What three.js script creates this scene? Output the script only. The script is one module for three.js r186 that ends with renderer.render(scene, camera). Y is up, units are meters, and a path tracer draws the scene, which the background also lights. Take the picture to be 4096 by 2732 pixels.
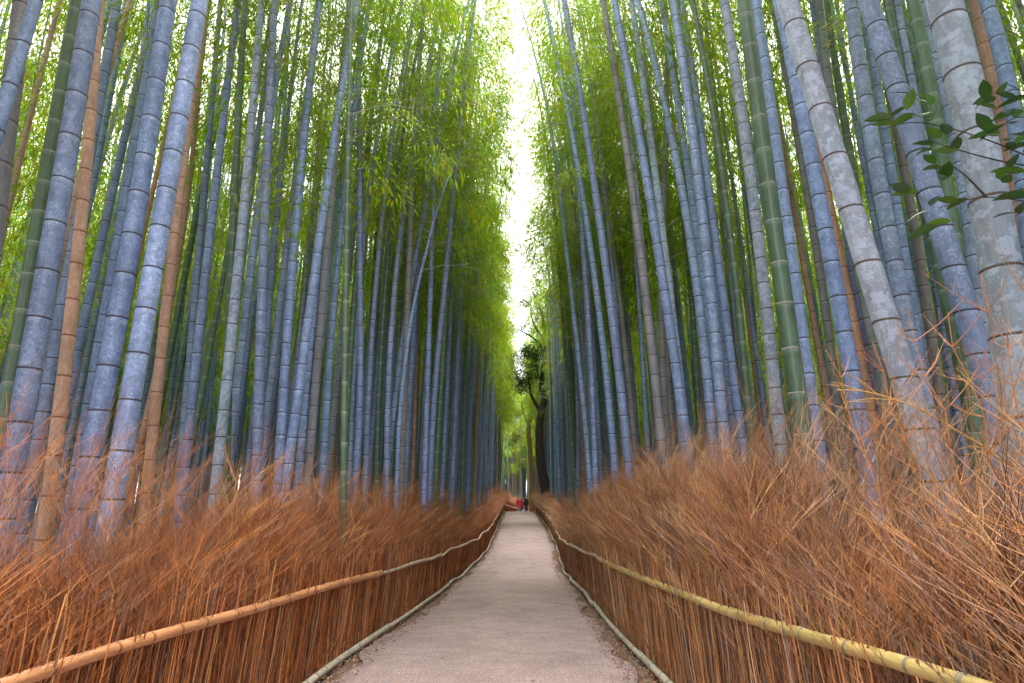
import * as THREE from 'three';
import { MarchingCubes } from 'three/addons/objects/MarchingCubes.js';

// ------------------------------------------------------------------ camera, sky, sun, exposure
const scene = new THREE.Scene();
const camera = new THREE.PerspectiveCamera(60.66, 1024 / 683, 0.05, 1200);
const EYE = 1.45, PITCH = 15.3 * Math.PI / 180;
camera.position.set(0, EYE, 0);
camera.lookAt(0, EYE + Math.sin(PITCH), -Math.cos(PITCH));

const renderer = new THREE.WebGLRenderer({ antialias: true });
renderer.toneMapping = THREE.LinearToneMapping;
renderer.toneMappingExposure = 5.1;
renderer.shadowMap.enabled = true;
{ // one even overcast sky, brighter towards the zenith
  const w = 128, h = 64, px = new Float32Array(w * h * 4);
  for (let j = 0; j < h; j++) for (let i = 0; i < w; i++) {
    const el = ((j + 0.5) / h - 0.5) * Math.PI, s = Math.max(0, Math.sin(el));
    const l = el > 0 ? 0.75 + 0.5 * s : 0.35;
    px.set([l * 1.0, l * 1.0, l * 1.03, 1], (j * w + i) * 4);
  }
  const t = new THREE.DataTexture(px, w, h, THREE.RGBAFormat, THREE.FloatType);
  t.mapping = THREE.EquirectangularReflectionMapping; t.magFilter = THREE.LinearFilter; t.needsUpdate = true;
  scene.background = t; scene.environment = t;
}
const sun = new THREE.DirectionalLight(new THREE.Color(1, 0.95, 0.86), 2.3);
sun.position.set(2, 70, -46); sun.target.position.set(0, 0, -12);
sun.castShadow = true; sun.shadow.radius = 44;
Object.assign(sun.shadow.camera, { left: -45, right: 45, top: 70, bottom: -70, near: 1, far: 200 });
scene.add(sun, sun.target);

// ------------------------------------------------------------------ numbers and noise
function rng(seed) { let a = seed >>> 0; return () => { a = (a + 0x6d2b79f5) | 0; let t = Math.imul(a ^ (a >>> 15), 1 | a); t = (t + Math.imul(t ^ (t >>> 7), 61 | t)) ^ t; return ((t ^ (t >>> 14)) >>> 0) / 4294967296; }; }
const mix = (a, b, t) => a + (b - a) * t, clamp = (x, a = 0, b = 1) => Math.min(b, Math.max(a, x));
const smooth = (a, b, x) => { const t = clamp((x - a) / (b - a)); return t * t * (3 - 2 * t); };
const interp = (tab, x) => { if (x <= tab[0][0]) return tab[0][1]; for (let i = 1; i < tab.length; i++) if (x <= tab[i][0]) return mix(tab[i - 1][1], tab[i][1], (x - tab[i - 1][0]) / (tab[i][0] - tab[i - 1][0])); return tab[tab.length - 1][1]; };
const softInterp = (tab, x, w) => { let s = 0; for (let k = -3; k <= 3; k++) s += interp(tab, x + k * w / 3); return s / 7; };
const hash2 = (x, y) => { let h = Math.imul(x, 374761393) + Math.imul(y, 668265263); h = Math.imul(h ^ (h >>> 13), 1274126177); return ((h ^ (h >>> 16)) >>> 0) / 4294967296; };
function vnoise(x, y, px = 1e9, py = 1e9) {
  const x0 = Math.floor(x), y0 = Math.floor(y), fx = x - x0, fy = y - y0, u = fx * fx * (3 - 2 * fx), v = fy * fy * (3 - 2 * fy);
  const m = (a, p) => ((a % p) + p) % p, X0 = m(x0, px), X1 = m(x0 + 1, px), Y0 = m(y0, py), Y1 = m(y0 + 1, py);
  return mix(mix(hash2(X0, Y0), hash2(X1, Y0), u), mix(hash2(X0, Y1), hash2(X1, Y1), u), v);
}
const fbm = (x, y, px, py, n = 4) => { let s = 0, a = 0.5, t = 0; for (let i = 0; i < n; i++) { s += a * vnoise(x, y, px, py); t += a; a *= 0.55; x *= 2; y *= 2; px *= 2; py *= 2; } return s / t; };

// ------------------------------------------------------------------ the lie of the land (d = metres ahead of the camera, z = -d)
const HEIGHTS = [[-20, 0.1], [0, 0.08], [5.3, 0.03], [7.35, -0.1], [10.7, -0.24], [18.4, -0.55], [21, -0.55], [25.3, -0.43], [32.4, -0.04], [44, 0.3], [55.8, 0.53], [57.5, 0.5], [60, 0.3], [62, 0.12], [66, -0.2], [72, -0.35], [200, -0.4]];
const LEFT = [[-6, -1.72], [0, -1.72], [5.3, -1.70], [7.35, -1.68], [10.7, -1.55], [18.4, -1.4], [25.3, -1.06], [32.4, -0.93], [55.8, -0.82], [57.5, -0.75], [61.5, -0.1], [66, 1.2], [68.5, 2.6], [71, 6]];
const RIGHT = [[-6, 1.33], [0, 1.33], [5.3, 1.31], [7.35, 1.32], [10.7, 1.45], [18.4, 1.6], [25.3, 1.94], [32.4, 2.06], [55.8, 2.18], [57, 2.5], [59, 4], [61, 8], [80, 30]];
const gh = (d) => softInterp(HEIGHTS, d, 1.6);
const leftX = (d) => softInterp(LEFT, d, 1.0), rightX = (d) => softInterp(RIGHT, d, 1.0);
const gapX = (d) => 0.08 + 0.012 * d;

// ------------------------------------------------------------------ builders
class Build {
  constructor(color = false) { this.p = []; this.n = []; this.u = []; this.i = []; this.c = color ? [] : null; }
  v(x, y, z, nx, ny, nz, u = 0, w = 0, c) { this.p.push(x, y, z); this.n.push(nx, ny, nz); this.u.push(u, w); if (this.c) this.c.push(...(c ?? [1, 1, 1])); return this.p.length / 3 - 1; }
  t(a, b, c) { this.i.push(a, b, c); }
  tube(pts, rad, sides, { cap = false, col = null, vs = 1, v0 = 0 } = {}) {
    const T = new THREE.Vector3(), N = new THREE.Vector3(), B = new THREE.Vector3(); let prev = null, len = v0, first = this.p.length / 3;
    for (let k = 0; k < pts.length; k++) {
      const a = pts[Math.max(0, k - 1)], b = pts[Math.min(pts.length - 1, k + 1)];
      T.subVectors(b, a).normalize();
      if (!prev) N.set(Math.abs(T.y) < 0.9 ? 0 : 1, Math.abs(T.y) < 0.9 ? 1 : 0, 0); else N.copy(prev);
      N.addScaledVector(T, -N.dot(T)).normalize(); prev = N.clone(); B.crossVectors(T, N);
      if (k) len += pts[k].distanceTo(pts[k - 1]);
      const r = Array.isArray(rad) ? rad[k] : rad, c = col ? (Array.isArray(col[0]) ? col[k] : col) : undefined;
      for (let j = 0; j <= sides; j++) {
        const f = j / sides * Math.PI * 2, x = Math.cos(f), y = Math.sin(f), nx = N.x * x + B.x * y, ny = N.y * x + B.y * y, nz = N.z * x + B.z * y;
        this.v(pts[k].x + nx * r, pts[k].y + ny * r, pts[k].z + nz * r, nx, ny, nz, j / sides, len * vs, c);
      }
    }
    const m = sides + 1;
    for (let k = 0; k < pts.length - 1; k++) for (let j = 0; j < sides; j++) { const a = first + k * m + j; this.t(a, a + 1, a + m); this.t(a + 1, a + m + 1, a + m); }
    if (cap) for (const [k, s] of [[0, -1], [pts.length - 1, 1]]) {
      const q = pts[k], o = pts[k === 0 ? 1 : k - 1]; T.subVectors(q, o).normalize();
      const c = col ? (Array.isArray(col[0]) ? col[k] : col) : undefined, ctr = this.v(q.x, q.y, q.z, T.x, T.y, T.z, 0.5, len * vs, c), rim = [];
      for (let j = 0; j <= sides; j++) { const e = (first + k * m + j) * 3; rim.push(this.v(this.p[e], this.p[e + 1], this.p[e + 2], T.x, T.y, T.z, 0.5, len * vs, c)); }
      for (let j = 0; j < sides; j++) s > 0 ? this.t(ctr, rim[j], rim[j + 1]) : this.t(ctr, rim[j + 1], rim[j]);
    }
    return this;
  }
  leaf(o, dir, up, len, wid, c, fold = 0.25, curl = 0) { // a folded lance-shaped leaf: two faces
    const side = new THREE.Vector3().crossVectors(dir, up).normalize(), nn = new THREE.Vector3().crossVectors(side, dir).normalize();
    const P = (a, s, h) => new THREE.Vector3().copy(o).addScaledVector(dir, a * len).addScaledVector(side, s * wid).addScaledVector(nn, h * wid);
    const b = P(0, 0, 0), t = P(1, 0, -curl), l = P(0.4, -0.5, fold), r = P(0.4, 0.5, fold);
    const ids = [b, l, t, r].map((q) => this.v(q.x, q.y, q.z, nn.x, nn.y, nn.z, 0, 0, c));
    this.t(ids[0], ids[2], ids[1]); this.t(ids[0], ids[3], ids[2]);
  }
  geo() {
    const g = new THREE.BufferGeometry();
    g.setAttribute('position', new THREE.Float32BufferAttribute(this.p, 3)); g.setAttribute('normal', new THREE.Float32BufferAttribute(this.n, 3)); g.setAttribute('uv', new THREE.Float32BufferAttribute(this.u, 2));
    if (this.c) g.setAttribute('color', new THREE.Float32BufferAttribute(this.c, 3));
    g.setIndex(this.i); return g;
  }
}
const V = (x, y, z) => new THREE.Vector3(x, y, z);
const taken = {};
const numbered = (n) => { const k = taken[n] ?? 0; taken[n] = k + 1; return k ? `${n}_${String(k).padStart(3, '0')}` : n; };
function mesh(name, geo, mat, parent) { const m = new THREE.Mesh(geo, mat); m.name = parent === scene ? numbered(name) : name; m.castShadow = m.receiveShadow = true; parent.add(m); return m; }
function thing(name, label, category, [x, y, z], group) { const g = new THREE.Group(); g.name = numbered(name); g.position.set(x, y, z); g.userData = { label, category }; if (group) g.userData.group = group; scene.add(g); return g; }
function instances(name, geo, mat, list, parent, kind = 'stuff') { // list of [Matrix4, [r,g,b]]
  const m = new THREE.InstancedMesh(geo, mat, list.length); m.name = parent === scene ? numbered(name) : name; m.castShadow = m.receiveShadow = true;
  const c = new THREE.Color();
  list.forEach(([a, k], i) => { m.setMatrixAt(i, a); if (k) m.setColorAt(i, c.setRGB(...k)); });
  m.userData.kind = kind; parent.add(m); return m;
}
function texture(w, h, fn, srgb = true) {
  const a = new Uint8Array(w * h * 4), enc = (x) => 255 * (x <= 0.0031308 ? 12.92 * x : 1.055 * Math.pow(x, 1 / 2.4) - 0.055);
  for (let j = 0; j < h; j++) for (let i = 0; i < w; i++) { const c = fn(i / w, j / h), o = (j * w + i) * 4; for (let k = 0; k < 3; k++) a[o + k] = clamp(srgb ? enc(Math.max(0, c[k])) : c[k] * 255, 0, 255); a[o + 3] = 255; }
  const t = new THREE.DataTexture(a, w, h, THREE.RGBAFormat); t.magFilter = THREE.LinearFilter; t.wrapS = t.wrapT = THREE.RepeatWrapping; if (srgb) t.colorSpace = THREE.SRGBColorSpace; t.needsUpdate = true; return t;
}
const blend = (a, b, t) => [mix(a[0], b[0], t), mix(a[1], b[1], t), mix(a[2], b[2], t)];

// ------------------------------------------------------------------ materials
// culm skins: u runs once round the culm, v once per 1.6 m
function skin(base, fleckColor, fleckAmount, patchColor, patchAmount, streak, size = 1) {
  return texture(512, 1024, (u, v) => {
    const grain = fbm(u * 40, v * 12, 40, 12, 3), coarse = fbm(u * 5 + 3, v * 9, 5, 9, 4), fine = fbm(u * 48 / size, v * 150 / size, Math.round(48 / size), Math.round(150 / size), 3), mid = fbm(u * 13 / size + 7, v * 40 / size, Math.round(13 / size), Math.round(40 / size), 4);
    let c = base.map((x) => x * (1 + (grain - 0.5) * streak + (coarse - 0.5) * 0.5));
    c = blend(c, fleckColor, fleckAmount * smooth(0.56, 0.66, fine) * smooth(0.35, 0.6, coarse + mid * 0.3));
    c = blend(c, patchColor, patchAmount * smooth(0.53, 0.58, mid));
    return c;
  });
}
const SKIN = {
  b: { map: skin([0.182, 0.25, 0.45], [0.345, 0.42, 0.61], 0.8, [0.105, 0.163, 0.27], 0.55, 0.35), node: [0.16, 0.12, 0.12], pale: [1.35, 1.3, 1.2], ring: [0.05, 0.035, 0.035], rough: 0.5 },
  g: { map: skin([0.075, 0.135, 0.078], [0.12, 0.2, 0.12], 0.35, [0.09, 0.15, 0.11], 0.3, 0.3), node: [2.6, 2.0, 2.4], pale: [1.7, 1.5, 1.8], ring: [0.26, 0.25, 0.23], rough: 0.36 },
  t: { map: skin([0.44, 0.265, 0.195], [0.53, 0.37, 0.3], 0.6, [0.36, 0.19, 0.125], 0.5, 0.5), node: [0.45, 0.32, 0.26], pale: [1.15, 1.1, 1.1], ring: [0.2, 0.07, 0.035], rough: 0.62 },
  l: { map: skin([0.245, 0.30, 0.375], [0.4, 0.47, 0.59], 0.6, [0.35, 0.425, 0.57], 0.8, 0.4, 1), node: [0.28, 0.2, 0.15], pale: [1.15, 1.12, 1.1], ring: [0.09, 0.05, 0.03], rough: 0.72 },
  v: { map: skin([0.19, 0.185, 0.20], [0.3, 0.3, 0.33], 0.6, [0.14, 0.15, 0.165], 0.4, 0.5), node: [0.3, 0.22, 0.2], pale: [1.25, 1.2, 1.2], ring: [0.06, 0.04, 0.04], rough: 0.58 },
};
for (const k in SKIN) {
  const s = SKIN[k];
  s.mat = new THREE.MeshStandardMaterial({ map: s.map, vertexColors: true, roughness: s.rough });
  s.ringMat = new THREE.MeshStandardMaterial({ color: new THREE.Color().setRGB(...s.ring), roughness: 0.7 });
}
const leafMat = new THREE.MeshPhysicalMaterial({ color: 0xffffff, vertexColors: true, roughness: 0.85, specularIntensity: 0.25, transmission: 0.56, thickness: 0, side: THREE.DoubleSide });
const glossLeafMat = new THREE.MeshPhysicalMaterial({ color: 0xffffff, vertexColors: true, roughness: 0.24, transmission: 0.3, thickness: 0, side: THREE.DoubleSide });
const twigMat = new THREE.MeshStandardMaterial({ color: 0xffffff, vertexColors: true, roughness: 0.75 });
const barkTex = texture(256, 512, (u, v) => { const a = fbm(u * 14, v * 10, 14, 10, 4), b = fbm(u * 3, v * 5 + 2, 3, 5, 3); const k = 0.55 + 0.9 * a; return [k * mix(0.9, 1.1, b), k, k * mix(1.1, 0.9, b)]; });
const barkBump = texture(256, 512, (u, v) => { const a = fbm(u * 14, v * 8, 14, 8, 4); return [a, a, a]; }, false);

// ------------------------------------------------------------------ ground and path
{
  const xs = [], ds = [];
  for (let x = -4; x <= 4.001; x += 0.2) xs.push(x);
  for (let x = 4.6, k = 0.6; x < 420; x += k, k *= 1.12) { xs.push(x); xs.unshift(-x); }
  for (let d = -6; d <= 74; d += 0.5) ds.push(d);
  for (let d = 75, k = 1.2; d < 600; d += k, k *= 1.15) ds.push(d);
  for (let d = -7, k = 1.2; d > -120; d -= k, k *= 1.3) ds.unshift(d);
  const b = new Build(true), H = (x, d) => { const l = leftX(d), r = rightX(d), out = Math.max(l - x, x - r, 0); return gh(d) - 0.035 + smooth(0.0, 0.35, out) * 0.05 + smooth(0.6, 4, out) * (fbm(x * 0.5 + 50, d * 0.5 + 50, 1e6, 1e6, 3) - 0.5) * 0.35; };
  for (const d of ds) for (const x of xs) {
    const e = 0.2, nx = H(x - e, d) - H(x + e, d), nz = H(x, d + e) - H(x, d - e), n = V(nx, 2 * e, nz).normalize(), q = fbm(x * 1.7 + 9, d * 1.7 + 90, 1e6, 1e6, 3), k = 0.75 + 0.5 * q;
    b.v(x, H(x, d), -d, n.x, n.y, n.z, x / 1.7, d / 1.7, [k, k * mix(0.94, 1.04, q), k * mix(0.88, 1.08, q)]);
  }
  const m = xs.length;
  for (let j = 0; j < ds.length - 1; j++) for (let i = 0; i < m - 1; i++) { const a = j * m + i; b.t(a, a + 1, a + m); b.t(a + 1, a + m + 1, a + m); }
  const map = texture(1024, 1024, (u, v) => { const a = fbm(u * 60, v * 60, 60, 60, 3), c = fbm(u * 11 + 4, v * 11, 11, 11, 4), s = fbm(u * 140, v * 35, 140, 35, 2); let k = blend([0.09, 0.05, 0.032], [0.25, 0.135, 0.085], clamp(a * 0.8 + (s - 0.5) * 0.7)); return blend(k, [0.17, 0.14, 0.125], smooth(0.5, 0.7, c) * 0.55); });
  const bump = texture(512, 512, (u, v) => { const a = fbm(u * 60, v * 60, 60, 60, 3); return [a, a, a]; }, false);
  const g = mesh('ground', b.geo(), new THREE.MeshStandardMaterial({ map, bumpMap: bump, bumpScale: 0.02, vertexColors: true, roughness: 0.95 }), scene);
  g.userData = { kind: 'structure', label: 'brown leaf-littered ground under the bamboo', category: 'ground' };

  // the paved path: follows the dip, rises to the crest, then bends right and drops away
  const p = new Build(true), cols = 30, rows = [];
  for (let d = -6; d <= 57.01; d += 0.2) rows.push([leftX(d) + 0.2, rightX(d) - 0.24, d, d]);
  for (let k = 1; k <= 60; k++) { const t = k / 60, dl = mix(57, 70, t), dr = mix(57, 61, t); rows.push([leftX(dl) + 0.2, mix(rightX(57) - 0.24, 9, t * t), dl, dr]); }
  rows.forEach(([l, r, dl, dr], j) => {
    const el = (fbm(dl * 1.3, 3, 1e6, 1e6, 3) - 0.5) * 0.3 + (vnoise(dl * 9, 5) - 0.5) * 0.05, er = (fbm(dr * 1.3, 33, 1e6, 1e6, 3) - 0.5) * 0.34 + (vnoise(dr * 9, 55) - 0.5) * 0.06;
    for (let i = 0; i <= cols; i++) {
      const t = i / cols, x = mix(l + el, r + er, t), d = mix(dl, dr, t), e = 0.3, sl = (gh(d + e) - gh(d - e)) / (2 * e);
      const edge = Math.min(t, 1 - t), lift = 0.012 * smooth(0, 0.08, edge) + 0.02 * Math.sin(Math.PI * t) + (fbm(x * 1.2 + 7, d * 0.7, 1e6, 1e6, 2) - 0.5) * 0.012;
      const n = V(0, 1, sl).normalize(), q = fbm(x * 1.1 + 20, d * 0.5 + 10, 1e6, 1e6, 4), s = fbm(x * 4 + 2, d * 2.2, 1e6, 1e6, 3), k = 0.92 + (q - 0.5) * 0.26 + (s - 0.5) * 0.2 - 0.12 * smooth(0.66, 0.72, fbm(x * 1.9 + 70, d * 0.8 + 7, 1e6, 1e6, 3));
      p.v(x, gh(d) - 0.012 + lift, -d, n.x, n.y, n.z, x / 1.3, d / 1.3, [k, k * mix(0.97, 1.0, s), k * mix(0.95, 1.02, q)]);
    }
  });
  for (let j = 0; j < rows.length - 1; j++) for (let i = 0; i < cols; i++) { const a = j * (cols + 1) + i; p.t(a, a + 1, a + cols + 1); p.t(a + 1, a + cols + 2, a + cols + 1); }
  const R = rng(5);
  const asphalt = texture(1024, 1024, (u, v) => { const a = fbm(u * 180, v * 180, 180, 180, 2), c = fbm(u * 330, v * 330, 330, 330, 1), o = fbm(u * 7, v * 7, 7, 7, 4); let k = blend([0.19, 0.128, 0.128], [0.47, 0.345, 0.343], clamp(0.5 + (a - 0.5) * 1.7 + (c - 0.5) * 0.6)); k = blend(k, [0.55, 0.45, 0.42], smooth(0.72, 0.8, c) * 0.5); k = blend(k, [0.075, 0.058, 0.055], smooth(0.7, 0.8, vnoise(u * 240, v * 240, 240, 240)) * 0.5); const m = 0.88 + (o - 0.5) * 0.36 + 0.1 * R(); return k.map((x) => x * m); });
  const abump = texture(1024, 1024, (u, v) => { const a = fbm(u * 180, v * 180, 180, 180, 2); return [a, a, a]; }, false);
  const path = mesh('path', p.geo(), new THREE.MeshStandardMaterial({ map: asphalt, bumpMap: abump, bumpScale: 0.006, vertexColors: true, roughness: 0.82 }), scene);
  path.userData = { kind: 'structure', label: 'pinkish grey paved path running between the brush fences', category: 'path' };
}

// ------------------------------------------------------------------ bamboo leaf sprays (shared)
function makeSpray(seed, leaves, size) {
  const R = rng(seed), b = new Build(true), main = [];
  for (let k = 0; k <= 4; k++) { const t = k / 4; main.push(V(0.75 * t, 0.12 * t - 0.38 * t * t, 0.12 * Math.sin(t * 3 + seed) * t)); }
  b.tube(main, [0.0035, 0.003, 0.0025, 0.002, 0.001], 3, { col: [0.13, 0.12, 0.05] });
  for (let k = 0; k < leaves; k++) {
    const t = 0.12 + 0.88 * Math.pow(R(), 0.7), i = Math.min(3, Math.floor(t * 4)), o = main[i].clone().lerp(main[i + 1], t * 4 - i);
    const off = V((R() - 0.3) * 0.2, (R() - 0.62) * 0.26, (R() - 0.5) * 0.42); o.add(off);
    const a = Math.atan2(off.z, 0.16) + (R() - 0.5) * 1.1, dir = V(Math.cos(a), -0.35 - 0.75 * R(), Math.sin(a)).normalize(), up = V((R() - 0.5) * 0.9, 1, (R() - 0.5) * 0.9).normalize();
    const y = R(), c = y < 0.1 ? [0.42, 0.36, 0.04] : blend([0.15, 0.32, 0.010], [0.32, 0.46, 0.016], R());
    b.leaf(o, dir, up, size * (0.8 + 0.6 * R()), size * 0.19 * (0.8 + 0.5 * R()), c);
  }
  return b.geo();
}
const SPRAYS = [makeSpray(11, 64, 0.105), makeSpray(23, 72, 0.1), makeSpray(37, 58, 0.115)];
const FAR_SPRAYS = [makeSpray(51, 44, 0.15), makeSpray(67, 50, 0.14)];
const M4 = () => new THREE.Matrix4(), EUL = new THREE.Euler(), QUA = new THREE.Quaternion();
function place(x, y, z, rx, ry, rz, s) { EUL.set(rx, ry, rz, 'YXZ'); return M4().compose(V(x, y, z), QUA.setFromEuler(EUL).clone(), V(s, s, s)); }
const LEAN_IN = 1.0;
// sprays round a culm: axis(h) gives the culm's offset at height h; base is in the world
function crown(R, base, axis, H, start, n, spread, out, scale, tone) {
  for (let k = 0; k < n; k++) {
    const t = start + (1 - start) * Math.pow(R(), 0.85), h = t * H, q = clamp((t - start) / (1.06 - start)), reach = spread * Math.pow(Math.sin(Math.PI * clamp(0.14 + 0.86 * q)), 0.75) * (0.25 + 0.75 * Math.sqrt(R())), az = R() * Math.PI * 2;
    const a = axis(h), x = a[0] + Math.cos(az) * reach * 0.8, y = h + 0.25 * reach - 0.1 * reach * reach, z = a[1] - Math.sin(az) * reach * 0.8;
    const wx = base.x + x, wy = base.y + y, d = -(base.z + z);
    const gap = Math.abs(wx - gapX(d));
    const jag = (fbm(d * 0.9 + (wx > gapX(d) ? 40 : 0), wy * 0.7, 1e6, 1e6, 2) - 0.5) * 1.1;
    if (wy > 4 && d < 62 && gap < mix(0.62, 0.95, smooth(14, 30, d)) + jag) continue; if (d > 20 && d < 42 && wx > 0 && wx < 2.8 && wy < 15) continue;                  // the slot of sky over the path
    if (wy > 1.05 * d + 2.2 && gap < 1.7) continue;                      // wider open above the near end
    const c = tone * (0.75 + 0.55 * R()), yel = R();
    out.push([place(x, y, z, (R() - 0.5) * 0.9, az + (R() - 0.5) * 0.9, -0.15 - 0.5 * R(), scale * (0.75 + 0.6 * R())), [c * mix(0.85, 1.25, yel), c, c * mix(1.1, 0.7, yel)]]);
  }
}

// ------------------------------------------------------------------ bamboo culms
const ringGeo = new THREE.LatheGeometry([[1.0, -0.011], [1.02, -0.006], [1.055, -0.002], [1.06, 0.001], [1.03, 0.005], [1.0, 0.009]].map(([r, y]) => new THREE.Vector2(r, y)), 20);
function culmStem(R, kind, axis, H, D, sides, seeTo, nodes) {
  const s = SKIN[kind], b = new Build(true), warm = (R() - 0.5) * 0.16, tint = [1 + warm, 1 + (R() - 0.4) * 0.1, 1 - warm * 0.8], v0 = R() * 7, u0 = R(), lum = 0.82 + 0.36 * R(), rings = [];
  const rad = (h) => D / 2 * (1 + 0.06 * Math.exp(-h * 2)) * (1 - 0.86 * Math.pow(clamp(h / H), 2.1));
  const gap = 0.2 + 0.06 * R(), grow = 0.3 + 0.07 * R();
  rings.push([-0.25, 1, [1, 1, 1]]);
  for (let h = 0.05; h < H - 0.2;) {
    const all = 0.92 + 0.16 * R(), k = [0, 1, 2].map((i) => tint[i] * lum * all * (0.985 + 0.03 * R()));
    const m = (c) => [k[0] * c[0], k[1] * c[1], k[2] * c[2]];
    if (h < seeTo) {
      rings.push([h - 0.05, 1, m([1, 1, 1])], [h - 0.022, 1.0, m(s.pale)], [h - 0.009, 1.0, m(s.pale)], [h - 0.005, 1.02, m(s.node)], [h, 1.05, m(s.node)], [h + 0.005, 1.015, m(s.node)], [h + 0.009, 0.985, m([0.96, 0.96, 0.96])], [h + 0.05, 0.99, m([1, 1, 1])]);
      nodes?.push([h, rad(h)]);
    } else rings.push([h - 0.015, 1, m([1, 1, 1])], [h, 1.05, m(s.node)], [h + 0.02, 1, m([1, 1, 1])]);
    h += Math.min(gap + h * 0.06, grow) * (0.93 + 0.14 * R());
  }
  rings.push([H, 1, [1, 1, 1]]);
  const pts = rings.map(([h]) => { const a = axis(Math.max(h, -0.2)); return V(a[0], h, a[1]); });
  const first = 0;
  for (let k = 0; k < rings.length; k++) {
    const [h, f, c] = rings[k], r = Math.max(0.003, rad(Math.max(0, h)) * f);
    for (let j = 0; j <= sides; j++) { const a = j / sides * Math.PI * 2, x = Math.cos(a), z = Math.sin(a); b.v(pts[k].x + x * r, h, pts[k].z + z * r, x, 0, z, j / sides + u0, h / 1.6 + v0, c); }
  }
  const m = sides + 1;
  for (let k = 0; k < rings.length - 1; k++) for (let j = 0; j < sides; j++) { const a = first + k * m + j; b.t(a, a + m, a + 1); b.t(a + 1, a + m, a + m + 1); }
  return b.geo();
}
function culmTwigs(R, axis, H, from, n, b = new Build(true)) {
  for (let k = 0; k < n; k++) {
    const h = H * (from + (0.97 - from) * (k + R()) / n), a = axis(h), az = R() * Math.PI * 2, L = (0.5 + 1.1 * R()) * (1.15 - 0.6 * h / H), rise = 0.5 + 0.7 * R(), pts = [];
    for (let i = 0; i <= 3; i++) { const t = i / 3; pts.push(V(a[0] + Math.cos(az) * L * t, h + L * (rise * t - 0.55 * t * t), a[1] + Math.sin(az) * L * t + 0.06 * Math.sin(t * 4 + k))); }
    const c = R() < 0.4 ? [0.2, 0.19, 0.12] : [0.3, 0.28, 0.24];
    b.tube(pts, [0.007, 0.005, 0.0035, 0.002], 3, { col: c });
    for (let q = 0; q < 2; q++) { const o = pts[1 + q], f = az + (R() - 0.5) * 2, l2 = L * 0.45; b.tube([o, V(o.x + Math.cos(f) * l2 * 0.5, o.y + l2 * 0.2, o.z + Math.sin(f) * l2 * 0.5), V(o.x + Math.cos(f) * l2, o.y + l2 * 0.15, o.z + Math.sin(f) * l2)], [0.003, 0.0025, 0.0015], 3, { col: c }); }
  }
  return b;
}
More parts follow.
